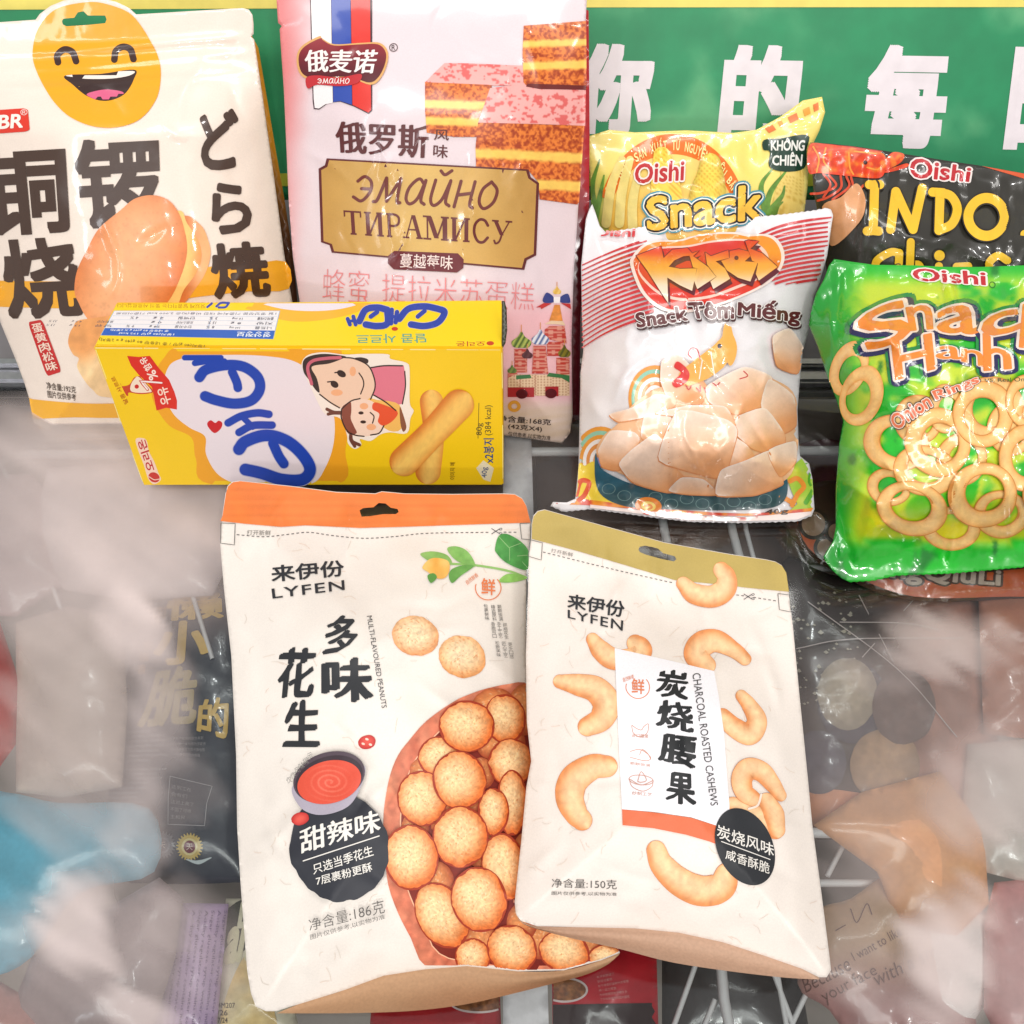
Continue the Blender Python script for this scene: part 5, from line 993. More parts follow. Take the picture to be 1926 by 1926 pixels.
    def chip(q, k=0, fold=None):
        Q = z(*q) if k == 0 else zb(*q); c = Q.mean(0); S_ = dens(chaik(Q), 6); sz = np.abs(S_-c).max(); dr = np.array([.35, .94]) if fold is None else np.array(fold)
        S_ = c+(S_-c)*1.09; a.fill(c+(S_-c)*1.02+[0, 1.6], (226, 146, 92), 6, clip=cl)
        def f(V):
            u = ((V-c)@dr)/sz; e = seg_d(V, S_); wv = u+.22*np.sin(((V-c)@np.array([-dr[1], dr[0]]))/sz*2.4+c[0])
            k = mixc((251, 220, 198), (243, 182, 136), ss(-.6, .8, wv)); k = mixc2(k, (234, 148, 84), ss(.3, .95, wv)*.6); k = mixc2(k, (255, 240, 228), np.exp(-e/2.2)*.8*(wv < .2)); k = mixc2(k, (236, 164, 108), np.exp(-e/6)*.5*(wv > .1)); return k*(1+.05*(fbm(V, 5, 4, 2)-.5))[:, None]
        a.fill(S_, f, 3.5, clip=cl)
    chip(((1440, 640), (1530, 600), (1600, 700), (1570, 830), (1460, 790)))  # cracker at the right edge of the film
    a.build('loose_cracker_picture', t, M_film); a = Art(S)
    a.soft(z((530, 1250), (560, 1160), (640, 1090), (720, 990), (870, 900), (1100, 900), (1300, 830), (1440, 860), (1560, 960), (1565, 1250), (1480, 1400), (1150, 1462), (900, 1430), (650, 1350)), (242, 188, 142), 5, step=8, clip=cl)
    for q in (((870, 770), (960, 740), (1100, 900), (1060, 990), (900, 960), (865, 870)), ((1100, 900), (1290, 800), (1430, 850), (1420, 980), (1250, 1040), (1120, 980)), ((1420, 860), (1550, 950), (1560, 1100), (1460, 1150), (1380, 1000)), ((600, 1040), (720, 1010), (830, 940), (930, 960), (920, 1010), (760, 1060), (650, 1080)), ((1260, 1060), (1400, 1010), (1500, 1150), (1480, 1250), (1340, 1220), (1240, 1130)), ((780, 1040), (900, 1050), (930, 1100), (870, 1190), (760, 1170)), ((540, 1230), (600, 1130), (720, 1140), (750, 1180), (650, 1330), (560, 1310)), ((1200, 1140), (1300, 1200), (1345, 1260), (1250, 1310), (1180, 1290)), ((650, 1300), (720, 1230), (830, 1150), (870, 1190), (900, 1290), (1000, 1390), (900, 1440), (720, 1390)), ((830, 1040), (1010, 1000), (1190, 1000), (1240, 1100), (1180, 1120), (1000, 1060)), ((950, 1020), (1200, 1080), (1250, 1130), (1180, 1370), (1020, 1330), (850, 1280)), ((900, 1440), (970, 1370), (1080, 1380), (1160, 1460), (1000, 1455)), ((1150, 1460), (1180, 1330), (1300, 1290), (1430, 1230), (1460, 1330), (1490, 1400), (1350, 1455)), ((1410, 1230), (1560, 1180), (1560, 1290), (1480, 1370))): chip(q)
    a.build('cracker_pile_picture', t, M_film)
    a = Art(S); cr = (242, 176, 78)
    a.spine(z((1000, 850), (1070, 810), (1150, 750), (1200, 680), (1215, 600)), [17, 22, 22, 17, 5], cr, nt=7)
    for q in ([(1075, 765), (1060, 860)], [(1120, 720), (1140, 850)]): a.line(z(*q), 2, (246, 236, 226), sm=False)
    a.soft(z((1005, 820), (950, 770), (930, 800), (965, 830), (920, 880), (945, 905), (1000, 870)), (222, 52, 48), 4, step=6); a.line(z((1065, 760), (1050, 710), (1020, 700), (1003, 730), (1020, 752)), 2, (206, 50, 56))
    for q in ([(990, 890), (1005, 915), (1020, 895)], [(1045, 905), (1065, 925), (1065, 895)], [(1085, 905), (1095, 930)], [(1130, 880), (1150, 895), (1165, 880)], [(1270, 860), (1310, 845), (1290, 820)]): a.line(z(*q), 2, (206, 60, 62))
    a.soft(z((1180, 690), (1185, 600), (1200, 575), (1230, 620), (1255, 690), (1245, 760), (1215, 790)), cr, 4, step=5); a.fill(ell(*z((1165, 690))[0], 4, 4.5), (60, 50, 60), 3)
    a.build('prawn_drawing', t, M_film)
    a = Art(S); a.fill(np.vstack([A2([(1110, 949), (1180, 957), (1300, 970), (1400, 973), (1525, 962)]), A2([(1526, 967), (1500, 977), (1400, 980), (1300, 978), (1230, 970), (1180, 963), (1110, 955)])]), lambda V: mixc((244, 224, 218), (206, 60, 50), (fbm(V, 14, 2, 2) > .62)*1.0*(np.abs(V[:, 0]-1320) < 110)), 4, clip=cl)
    a.text('40g', A2([(1440, 958), (1484, 956), (1482, 968), (1438, 970)]), (60, 40, 30), off=.02, L=0); a.build('bottom_seal', t, M_film)
kitri_bag()

def onion_bag():
    z = Z(1480, 460, 1926/660)
    def zig(P, amp=1.5, L=6): D = dens(P, L, False); D[::2, 1] += amp; return D
    P = np.vstack([A2([(1559, 500), (1569, 487), (1600, 492), (1644, 498), (1720, 499), (1781, 502), (1843, 502), (1926, 499), (2050, 500), (2140, 506), (2136, 640), (2110, 800), (2130, 950), (2140, 1040)]), zig(A2([(2130, 1052), (1926, 1066), (1788, 1078), (1686, 1082), (1640, 1092), (1600, 1094)])), A2([(1583, 1088), (1566, 1073), (1552, 1055), (1549, 1047), (1567, 1018), (1572, 991), (1572, 922), (1578, 837), (1586, 792), (1573, 752), (1559, 717), (1538, 652), (1521, 611), (1527, 580), (1535, 552), (1550, 525)])])
    S = Sheet((1760, 1080), 33, .006, puff(P, .030, 170, [[(1559, 492), (1843, 502), (2140, 506)], [(1549, 1050), (1600, 1090), (1788, 1078), (2140, 1046)]],   .003, 35, .0050, 70, .0013))
    t = thing('snack_bag', 'bright green onion ring snack bag with orange letters and ring pictures', 'snack bag', base_of(P, S), 'puffed snack bags')
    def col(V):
        c = mixc((30, 184, 44), (16, 150, 42), ss(1640, 1540, V[:, 0])); k = ss(.34, .52, fbm(V*[1, 1.4], 70, 12, 3))*ss(1570, 1640, V[:, 0])*ss(500, 545, V[:, 1])*(1-ss(1010, 1040, V[:, 1])); c = mixc2(c, (222, 230, 56), k*.9); c = mixc2(c, (20, 196, 40), ss(.55, .66, fbm(V, 48, 31, 2))*ss(1600, 1660, V[:, 0])*ss(720, 800, V[:, 1])*.9); c = mixc2(c, (10, 104, 34), ss(.70, .80, fbm(V*[1, .5], 36, 51, 3))*.7)  # darkest green patches paint crease shade into the foil colour
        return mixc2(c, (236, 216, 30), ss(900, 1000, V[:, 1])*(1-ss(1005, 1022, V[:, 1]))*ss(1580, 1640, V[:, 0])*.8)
    S.body(P, 'bag_body', t, M_foil, col, 5, back=.003, bulge=.010)
    def rc(V, u):
        c = mixc((240, 166, 84), (252, 206, 132), np.sin(np.clip(u, 0, 1)*math.pi)**.6); return speck(V, c, .07, 5, 2)
    a = Art(S)
    a.ring(*z((340, 680))[0], 34, 54, 22, .56, rc, P, off=(4, 4)); a.ring(*z((410, 830))[0], 40, 58, 18, .56, rc, P, off=(-5, 5))
    for cx, cy, rx, ry, ro, of in ((720, 960, 44, 46, 0, (3, 3)), (960, 1180, 46, 50, 20, (3, -3)), (905, 1560, 54, 40, 0, (0, -4)), (1230, 1010, 44, 50, 0, (3, 2)), (560, 1330, 40, 34, 20, (3, 0)), (870, 900, 32, 46, 0, (5, 4)), (1120, 900, 60, 60, 0, (0, 0)), (600, 1090, 62, 52, 12, (4, -4)), (760, 1240, 60, 46, 10, (0, -4)), (830, 1085, 61, 64, -12, (4, 2)), (1080, 930, 56, 62, 0, (-3, 4)), (1320, 860, 40, 50, 0, (-3, 3)), (1180, 1480, 52, 44, 0, (0, -4)), (1310, 1170, 48, 62, 0, (3, 0)), (690, 1450, 66, 50, 12, (-3, -5)), (1075, 1375, 64, 60, -8, (5, -4)), (1500, 1000, 60, 60, 0, (0, 0)), (1480, 1380, 62, 58, 0, (0, 0)), (1700, 1200, 62, 60, 0, (0, 0)), (1780, 900, 60, 60, 0, (0, 0))):
        a.ring(*z((cx, cy))[0], rx+1.5, ry+1.5, ro, .56, lambda V, u: np.tile((214., 140, 62), (len(V), 1)), P, off=of, nr=4); a.ring(*z((cx, cy))[0], rx, ry, ro, .60, rc, P, off=of)
    a.build('onion_ring_picture', t, M_foil)
    a = Art(S)
    for o, c, w_ in ((.12, (30, 140, 66), 0), (.092, (30, 30, 84), 4), (.052, (248, 228, 214), 0), (.016, (244, 142, 52), 0)):
        for s, q, k in (('S', z((375, 400), (640, 290), (690, 500), (455, 590)), 1), ('n', z((655, 345), (790, 330), (800, 460), (680, 470)), 1), ('a', z((830, 360), (1035, 315), (1050, 490), (830, 480)), 1), ('c', z((1070, 400), (1260, 350), (1290, 460), (1080, 520)), 1), ('k', z((1300, 330), (1480, 330), (1480, 580), (1280, 560)), 1), ('H', z((575, 530), (790, 490), (810, 680), (600, 740)), 1), ('a', z((820, 560), (950, 555), (960, 630), (820, 625)), .7), ('n', z((960, 570), (1075, 590), (1080, 670), (960, 640)), .7), ('h', z((1080, 490), (1220, 540), (1230, 680), (1085, 690)), 1)):
            a.text(s, q+[w_*.6, w_], c, off=o*k, ref=.012, L=10, clip=P)
    a.build('title_lettering', t, M_foil)
    a = Art(S); oishi(a, z((690, 130), (1085, 150), (1090, 222), (700, 195)), 0)
    a.ring(*z((1128, 220))[0], 6, 6, 0, .8, lambda V, u: np.tile((20., 90, 40), (len(V), 1)), na=20, nr=1); a.build('brand_lettering', t, M_foil)
    a = Art(S); f = affq(z((560, 950), (1040, 715), (1062, 770), (605, 1020)))
    for o, c in ((.11, (60, 40, 36)), (.07, (250, 226, 206)), (.02, (236, 120, 80))):
        for s, u0, u1, l in (('O', 0, .13, 0), ('nion', .15, .45, 0), ('Rings', .52, 1, 0)): a.text(s, f(A2([(u0, .0-(.35 if u0 > .1 else -.05)*math.sin(u0*3.1)), (u1, -.35*math.sin(u1*3.1)), (u1, 1-.35*math.sin(u1*3.1)), (u0, 1-.35*math.sin(u0*3.1))])), c, off=o, ref=0, L=0)
    a.text('VS. Real Onion', z((1085, 735), (1360, 725), (1362, 750), (1085, 755)), (40, 70, 40), L=0); a.build('flavour_lettering', t, M_foil)
onion_bag()
# ------------------------------------------------------------------ freezer: rim, rail, inside, basket, goods under the lid
def boxmesh(name, lo, hi, mat, parent=None, bev=.002):
    import bmesh
    bm = bmesh.new(); bmesh.ops.create_cube(bm, size=1)
    for v in bm.verts: v.co = Vector([lo[i]+(v.co[i]+.5)*(hi[i]-lo[i]) for i in range(3)])
    if bev: bmesh.ops.bevel(bm, geom=bm.edges[:], offset=bev, segments=2, affect='EDGES')
    bm.verts.index_update(); V = [v.co[:] for v in bm.verts]; Fc = [[v.index for v in f.verts] for f in bm.faces]; bm.free()
    return mk(name, V, Fc, None, mat, parent, smooth=False)
def tube(P, r, n=8):
    P = np.asarray(P, float); d = np.gradient(P, axis=0); d /= np.linalg.norm(d, axis=1)[:, None]; V = []
    for p, t in zip(P, d):
        u = np.cross(t, [.1, .2, 1]); u /= np.linalg.norm(u); v = np.cross(t, u)
        for k in range(n): a = 2*math.pi*k/n; V.append(p+r*(math.cos(a)*u+math.sin(a)*v))
    T = []
    for i in range(len(P)-1):
        for k in range(n): a, b = i*n+k, i*n+(k+1) % n; T += [(a, b, a+n), (b, b+n, a+n)]
    return np.array(V), np.array(T)
yr0, yr1 = on_z([(0, 726)])[0][1], on_z([(0, 682)])[0][1]
def freezer():
    M_in = plain('freezer_inside_enamel', (150, 138, 130), .5, 0, 14, .25); M_rim = plain('freezer_rim_plastic', (128, 124, 126), .45, 0, 30, .08); M_al = plain('brushed_aluminium', (190, 190, 194), .3, .85, 300, .08)
    t = tag(bpy.data.objects.new('freezer', None), 'grey chest freezer with glass lid, aluminium rail and wire basket', 'freezer'); COL.objects.link(t); t.location = (0, -.1, -.30)
    # liner: open-topped box
    x, y0, y1, zb = .62, -.62, yr0-.004, -.24
    V = [(-x, y0, zb), (x, y0, zb), (x, y1, zb), (-x, y1, zb), (-x, y0, -.004), (x, y0, -.004), (x, y1, -.004), (-x, y1, -.004)]
    mk('liner', V, [(0, 1, 2, 3), (2, 3, 7, 6)[::-1], (0, 4, 7, 3)[::-1], (1, 5, 6, 2), (0, 1, 5, 4)[::-1]], None, M_in, t, smooth=False)
    boxmesh('rim', (-.9, yr1+.001, -.04), (.9, .5, -.001), M_rim, t)
    boxmesh('rail', (-.9, yr0, -.012), (.9, yr1, .004), M_al, t, .0015)
    boxmesh('rail_lip', (-.9, yr0+.008, .0041), (.9, yr0+.013, .0072), M_al, t, .001)
    # glass lid
    m = bpy.data.materials.new('lid_glass'); nt, P = nodes(m); N, L = nt.nodes, nt.links
    tr = N.new('ShaderNodeBsdfTransparent'); tr.inputs[0].default_value = (.93, .95, .95, 1); gl = N.new('ShaderNodeBsdfGlossy'); gl.inputs['Roughness'].default_value = .06
    fr = N.new('ShaderNodeFresnel'); fr.inputs[0].default_value = 1.5; mx = N.new('ShaderNodeMixShader')
    L.new(fr.outputs[0], mx.inputs[0]); L.new(tr.outputs[0], mx.inputs[1]); L.new(gl.outputs[0], mx.inputs[2]); L.new(mx.outputs[0], N['Material Output'].inputs[0])
    boxmesh('glass_lid', (-.62, -.6, -.0045), (.62, yr0-.0005, -.0005), m, t, 0)
    # frost bloom on the glass
    m = bpy.data.materials.new('frost_bloom'); nt, P = nodes(m); N, L = nt.nodes, nt.links
    at = N.new('ShaderNodeAttribute'); at.attribute_name = 'Col'; tc = N.new('ShaderNodeTexCoord'); nz = N.new('ShaderNodeTexNoise'); nz.inputs['Scale'].default_value = 26; nz.inputs['Detail'].default_value = 8; nz.inputs['Roughness'].default_value = .6
    mr = N.new('ShaderNodeMapRange'); mr.inputs[1].default_value = .3; mr.inputs[2].default_value = .7; mr.inputs[3].default_value = .88; mr.inputs[4].default_value = 1.04
    mu = N.new('ShaderNodeMath'); mu.operation = 'MULTIPLY'; mu.use_clamp = True; di = N.new('ShaderNodeMixShader'); di.inputs[0].default_value = .3; df = N.new('ShaderNodeBsdfDiffuse'); df.inputs[0].default_value = (.93, .80, .775, 1); ts = N.new('ShaderNodeBsdfTranslucent'); ts.inputs[0].default_value = (.95, .88, .86, 1); L.new(df.outputs[0], di.inputs[1]); L.new(ts.outputs[0], di.inputs[2]); tr = N.new('ShaderNodeBsdfTransparent'); mx = N.new('ShaderNodeMixShader')
    L.new(tc.outputs['Object'], nz.inputs['Vector']); L.new(nz.outputs[0], mr.inputs[0]); L.new(at.outputs['Fac'], mu.inputs[0]); L.new(mr.outputs[0], mu.inputs[1]); L.new(mu.outputs[0], mx.inputs[0]); L.new(tr.outputs[0], mx.inputs[1]); L.new(di.outputs[0], mx.inputs[2]); L.new(mx.outputs[0], N['Material Output'].inputs[0])
    gx, gy = np.arange(-260, 2200, 9), np.arange(735, 2240, 9); g = np.stack(np.meshgrid(gx, gy), -1).reshape(-1, 2).astype(float); nx = len(gx)
    rot = np.stack([(g[:, 0]*.8+g[:, 1]*.6)/6.5, g[:, 1]*.8-g[:, 0]*.6], 1)    # wiped along one diagonal
    al = np.zeros(len(g)); wob = 30*(np.stack([fbm(g, 190, 3, 2), fbm(g, 190, 9, 2)], 1)-.5)*2+44*(np.stack([fbm(rot, 38, 5, 2), fbm(rot, 38, 6, 2)], 1)-.5)*2
    for cx, cy, rx, ry, am in FROST: q = ((g[:, 0]+wob[:, 0]-cx)/rx)**2+((g[:, 1]+wob[:, 1]-cy)/ry)**2; al = 1-(1-al)*(1-.86*am*ss(1.9, .08, q))
    al = al*(.78+.44*fbm(rot, 44, 11, 2))
    T = np.array([(j*nx+i, j*nx+i+1, (j+1)*nx+i) for j in range(len(gy)-1) for i in range(nx-1)]+[(j*nx+i+1, (j+1)*nx+i+1, (j+1)*nx+i) for j in range(len(gy)-1) for i in range(nx-1)])[:, ::-1]
    keep = (al[T] > .004).any(1); T = T[keep]; u = np.unique(T); rmap = np.full(len(g), -1); rmap[u] = np.arange(len(u))
    o = mk('frost_film', on_z(g[u], .0004), rmap[T], None, m, t); me = o.data
    att = me.attributes.new('Col', 'FLOAT', 'POINT'); att.data.foreach_set('value', al[u].astype(np.float32))
    # wire basket
    M_w = plain('white_coated_wire', (226, 222, 222), .4, 0, 60, .05); b = thing('wire_basket', 'white wire basket hanging just under the freezer lid', 'wire basket', (0, 0, -.12))
    def wire(pts, z, r, nm='wire'): V, T = tube(on_z(dens(pts, 40, False), z), r); mk(nm, V, T, None, M_w, b)
    wire([(-300, 857), (420, 853), (900, 850), (1500, 848), (2300, 846)], -.012, .0024, 'rim_wire'); wire([(-300, 1076), (360, 1074), (700, 1072), (2300, 1066)], -.030, .0018, 'cross_wire'); wire([(1500, 1566), (1760, 1570), (2300, 1574)], -.014, .0022, 'cross_wire'); wire([(-300, 1564), (700, 1562)], -.05, .0018, 'cross_wire')
    for q in ([(2, 872), (40, 955), (92, 1085), (150, 1240)], [(300, 918), (330, 1010), (352, 1088), (400, 1240)], [(1309, 1812), (1262, 1945)], [(1461, 1826), (1483, 1950)], [(1530, 1840), (1478, 1950)], [(1345, 1880), (1318, 1945)], [(1455, 1830), (1500, 1950)], [(1595, 1572), (1556, 1648)], [(1650, 1572), (1640, 1610)]): wire(q, -.022, .0011)
    wire([(1355, 1800), (1362, 1880), (1376, 1950)], -.018, .0022); wire([(1541, 1661), (1660, 1661)], -.022, .0016)
    for x in (1244, 1372, 1398): wire([(x, 962), (x+6, 1000), (x+22, 1060)], -.016, .0022 if x != 1398 else .0012)
FROST = [(200, 1000, 340, 200, .55), (270, 1010, 160, 130, .4), (140, 1330, 130, 270, .4), (235, 1190, 75, 80, .8), (285, 1340, 60, 130, .45), (320, 1520, 70, 90, .15), (140, 1740, 75, 100, .7), (245, 1560, 70, 100, .35), (200, 1800, 240, 140, .3), (255, 1900, 70, 50, .5), (340, 1710, 60, 60, .2),
         (1790, 1205, 110, 55, .6), (1650, 1240, 60, 60, .2), (1860, 1480, 100, 120, .45), (1775, 1810, 80, 120, .9), (1700, 1560, 160, 120, .15), (1620, 1400, 160, 160, .16), (1600, 1700, 80, 120, .2), (1640, 1850, 90, 60, .15), (1850, 1320, 110, 110, .2), (100, 830, 240, 80, .42), (1000, 900, 200, 120, .06), (1900, 1850, 60, 120, .2)]
freezer()

def goods(name, label, cat_, poly, z, col, build=None, group='wrapped goods in the freezer', T=.008, lean=0, mat=None, step=12):
    P = cat(poly, 4, True) if len(poly) > 8 else dens(A2(poly), 30)
    S = Sheet(A2(poly).mean(0), lean, z, H(P, T, 110, None, lambda p: .002*(fbm(p, 60, 8, 3)-.5)))
    c = S.at([A2(poly).mean(0)])[0]; t = thing(name, label, cat_, (c[0], c[1], z-.02), group)
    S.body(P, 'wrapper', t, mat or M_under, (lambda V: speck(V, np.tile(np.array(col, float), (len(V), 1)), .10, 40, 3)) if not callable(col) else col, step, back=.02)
    if build: build(S, t, P)
    return t
def dark_pouch(S, t, P):
    a = Art(S); yl = (226, 184, 100); z = Z(0, 840, 1926/560)
    a.text('懒', z((1080, 960), (1440, 930), (1450, 1110), (1060, 1130)), yl, off=.03, L=14); a.text('小', z((1010, 1130), (1360, 1120), (1350, 1400), (980, 1420)), yl, off=.04, L=14); a.text('的', z((1290, 1640), (1480, 1610), (1480, 1900), (1270, 1840)), yl, off=.03, L=14); a.text('脆', z((1000, 1440), (1280, 1400), (1270, 1800), (880, 1820)), (170, 150, 100), off=.03, L=14)
    for ch, q in (('肉', (1030, 1070, 80)), ('厚', (1010, 1120, 60)), ('软', (960, 1290, 60)), ('糯', (930, 1360, 60)), ('香', (915, 1440, 60))): x, y, s = q; a.text(ch, z((x-s/2, y-s/2), (x+s/2, y-s/2), (x+s/2, y+s/2), (x-s/2, y+s/2)), (206, 150, 90), L=0)
    a.build('front_lettering', t, M_under); a = Art(S); y = Z(0, 1360, 1926/520); g = (176, 172, 176)
    a.rows(y((800, 60), (1180, 40), (1180, 280), (760, 290)), 7, g, 1); a.rows(y((760, 320), (1170, 310), (1120, 440), (740, 440)), 4, g, 2); a.rows(y((740, 450), (1100, 440), (1080, 640), (740, 640)), 6, g, 5, fillr=(.5, .95)); a.rows(y((1180, 100), (1440, 90), (1430, 260), (1190, 240)), 4, (150, 146, 150), 6)
    a.line(np.vstack([y((1185, 370), (1478, 440), (1440, 560), (1425, 715), (1170, 705), (1172, 520)), y((1185, 370))]), 1.2, g, sm=False); a.rows(y((1195, 425), (1460, 480), (1425, 700), (1185, 690)), 5, (150, 146, 150), 7, fillr=(.4, .8)); a.build('small_print', t, M_under)
    a = Art(S)
    for (x, yy), c0, c1 in ((y((1130, 850))[0], (120, 118, 124), (140, 138, 146)), (y((1320, 862))[0], (206, 176, 100), (226, 206, 150))):
        th = np.linspace(0, 2*math.pi, 96, endpoint=False); rr = 23+2.2*np.sign(np.sin(th*24)); a.fill(np.stack([x+rr*np.cos(th), yy+rr*1.05*np.sin(th)], 1), c0, 6); a.fill(ell(x, yy, 15, 16), c1, 6); a.fill(ell(x, yy, 11, 12), (120, 46, 60) if c0[0] > 150 else c0, 6); a.text('天', bx(x-6, yy-6, x+6, yy+6), (226, 206, 190), L=0)
    a.spine(y((1300, 950), (1380, 970), (1470, 938)), [1, 4, 1], (196, 204, 206)); a.build('flower_seals', t, M_under)
goods('frozen_pouch', 'black pouch with large yellow characters under the lid left of the peanut pouch', 'frozen pouch', [(290, 1122), (350, 1106), (420, 1100), (490, 1112), (500, 1400), (480, 1600), (460, 1655), (440, 1660), (300, 1662), (215, 1640), (205, 1480), (230, 1300)], -.030, (54, 58, 70), dark_pouch)
def purple(S, t, P):
    a = Art(S); 
    for k in range(9):
        x0 = 318+k*12; f = A2([(x0+14, 1712), (x0-16, 1960), (x0-24, 1960), (x0+6, 1712)]); a.text(('Acidity regulator contains milk powder' if k % 2 else 'Sugar glucose syrup water colour')[:34], f, (96, 60, 130), L=0, res=1)
    a.build('small_print', t, M_under)
goods('ice_pop', 'lilac ice pop sleeve with columns of small print left of the peanut pouch', 'ice pop', [(332, 1698), (430, 1700), (405, 1960), (285, 1960)], -.026, lambda V: mixc((176, 146, 190), (206, 170, 214), ss(0, 1, vn(V[:, 0]/26+V[:, 1]/110, V[:, 1]*0, 3))), purple)
def yellowpack(S, t, P):
    a = Art(S); a.soft([(470, 1790), (430, 1860), (420, 1940), (520, 1960), (500, 1850)], lambda V: speck(V, mixc((244, 196, 110), (240, 222, 180), fbm(V, 30, 2, 2)), .1, 12), 5); a.soft([(420, 1720), (470, 1690), (480, 1760), (440, 1800), (420, 1780)], (60, 64, 50), 4)
    a.text('an', A2([(424, 1748), (480, 1730), (474, 1806), (420, 1816)]), (240, 230, 190), off=.05, shear=.3, L=10); a.text('b', A2([(444, 1700), (470, 1690), (470, 1742), (446, 1748)]), (240, 232, 200), off=.05, shear=.3, L=10)
    for i, s in enumerate(('24M207', '1/26', '07/24', '0? F1'[0:1]+'1 F1')): a.text(s, A2([(404, 1886+i*14), (442 if i == 0 else 428, 1886+i*14), (442 if i == 0 else 428, 1896+i*14), (404, 1896+i*14)]), (70, 60, 50), off=.01, L=0)
    a.build('front_print', t, M_under)
goods('snack_sachet', 'yellow and white sachet with dark lettering at the peanut pouch corner', 'sachet', [(425, 1690), (500, 1690), (570, 1960), (388, 1960)], -.034, (232, 222, 196), yellowpack)
def dish(c, rx, ry):
    def f(S, t, P):
        a = Art(S); a.fill(ell(*c, rx+4, ry+4), (236, 214, 210), 8, clip=P); a.fill(ell(*c, rx, ry), lambda V: speck(V, mixc((190, 130, 80), (110, 60, 40), fbm(V, 9, 3, 3)), .3, 5), 4, clip=P)
        a.fill(A2([(1040, 1890), (1250, 1886), (1250, 1990), (1040, 1990)]) if c[0] > 950 else A2([(690, 1990), (950, 1990), (950, 2010), (690, 2010)]), (58, 40, 40), 12, clip=P)
        if c[0] > 950: a.rows(A2([(1122, 1836), (1185, 1822), (1196, 1880), (1130, 1886)]), 6, (226, 150, 146), 4, fillr=(.4, .9))
        a.build('front_print', t, M_under)
    return f
goods('noodle_pack', 'red pack with a dish picture between the white divider and the cashew pouch', 'noodle pack', [(1038, 1828), (1190, 1770), (1235, 1800), (1240, 1990), (1040, 1990)], -.016, (196, 36, 48), dish((1062, 1862), 40, 20))
goods('noodle_pack', 'red pack with a dish picture left of the white divider', 'noodle pack', [(700, 1880), (940, 1860), (945, 1990), (690, 1990)], -.016, (186, 38, 46), dish((900, 1886), 50, 16))
def choc(S, t, P):
    a = Art(S)
    a.soft([(1500, 1492), (1560, 1484), (1700, 1500), (1770, 1470), (1850, 1560), (1700, 1568), (1600, 1560), (1510, 1552)], (224, 146, 104), 5, clip=P); r = random.Random(8)
    for _ in range(70): x, y = r.uniform(1490, 1620), r.uniform(1110, 1330); s = r.uniform(2, 6); a.fill(A2([(x-s, y), (x, y-s*r.uniform(.5, 1)), (x+s, y+s*.2), (x+s*.1, y+s*.7)]), (176, 166, 150), 6, clip=P)
    for cx, cy, rx, ry, c in ((1604, 1320, 66, 78, (64, 58, 74)), (1594, 1305, 56, 68, (176, 158, 136)), (1540, 1434, 52, 60, (90, 84, 96)), (1665, 1440, 66, 70, (176, 138, 104)), (1700, 1330, 60, 70, (120, 96, 90))): a.blob(cx, cy, rx, ry, 0, lambda V, q, u, c=c: speck(V, mixc(np.array(c)*1.06, np.array(c)*.86, q**3), .14, 14), P, nr=10, jag=.03)
    a.build('ball_picture', t, M_under); a = Art(S)
    for q in ([(1520, 1132), (1690, 1260), (1800, 1386)], [(1498, 1220), (1600, 1202), (1812, 1200)], [(1720, 1126), (1622, 1236)], [(1616, 1120), (1680, 1244)], [(1580, 1170), (1700, 1172), (1766, 1184)]): a.line(q, 1.8, (196, 180, 176))  # pale strokes paint the clear wrap's highlights into the artwork
    a.build('wrap_highlights', t, M_under)
goods('ice_ball_pack', 'dark clear-film pack picturing round ice balls, right of the cashew pouch', 'frozen pack', [(1470, 1060), (1560, 1080), (1700, 1104), (1830, 1110), (1870, 1300), (1870, 1500), (1780, 1570), (1620, 1566), (1520, 1560), (1490, 1300)], -.024, lambda V: speck(V, mixc((66, 56, 54), (176, 122, 104), ss(1620, 1760, V[:, 0])), .2, 40), choc)
def qiuli(S, t, P):
    a = Art(S)
    a.soft([(1500, 960), (1560, 990), (1640, 1060), (1740, 1085), (1920, 1070), (2050, 1060), (2050, 1120), (1900, 1122), (1720, 1122), (1600, 1080), (1520, 1030)], (214, 96, 48), 5, clip=P)
    for cx, cy, r_ in ((1530, 985, 22), (1552, 1030, 15), (1572, 1000, 14)): a.fill(ell(cx, cy, r_+7, r_+8), (60, 40, 34), 7, clip=P); a.fill(ell(cx, cy, r_, r_+1), (176, 140, 112), 7, clip=P)
    for o, c in ((.1, (90, 60, 52)), (.03, (206, 182, 164))): a.text('LengQiuLi', A2([(1620, 1046), (1882, 1072), (1880, 1110), (1610, 1092)]), c, off=o, ref=0, L=10, clip=P)
    a.build('front_print', t, M_under)
goods('frozen_pouch', 'dark brown and orange pouch showing from under the green snack bag', 'frozen pouch', [(1470, 930), (1600, 900), (1900, 900), (2080, 910), (2080, 1100), (1900, 1126), (1700, 1128), (1560, 1070), (1490, 1010)], -.012, (84, 56, 46), qiuli)
def clearbag(S, t, P):
    a = Art(S); c = (112, 74, 66)
    for s, q in (('Because', [(1508, 1842), (1592, 1796), (1602, 1824), (1516, 1868)]), ('I want to like', [(1600, 1792), (1690, 1742), (1698, 1758), (1608, 1808)]), ('your face', [(1540, 1866), (1642, 1812), (1654, 1838), (1556, 1892)]), ('with a smile', [(1640, 1830), (1786, 1762), (1794, 1784), (1648, 1856)])): a.text(s, q, c, off=-.008, L=0)
    for q in ([(1600, 1710), (1612, 1735), (1630, 1700), (1640, 1720)], [(1572, 1750), (1590, 1740)]): a.line(q, 2, c)
    a.build('smile_lettering', t, M_under)
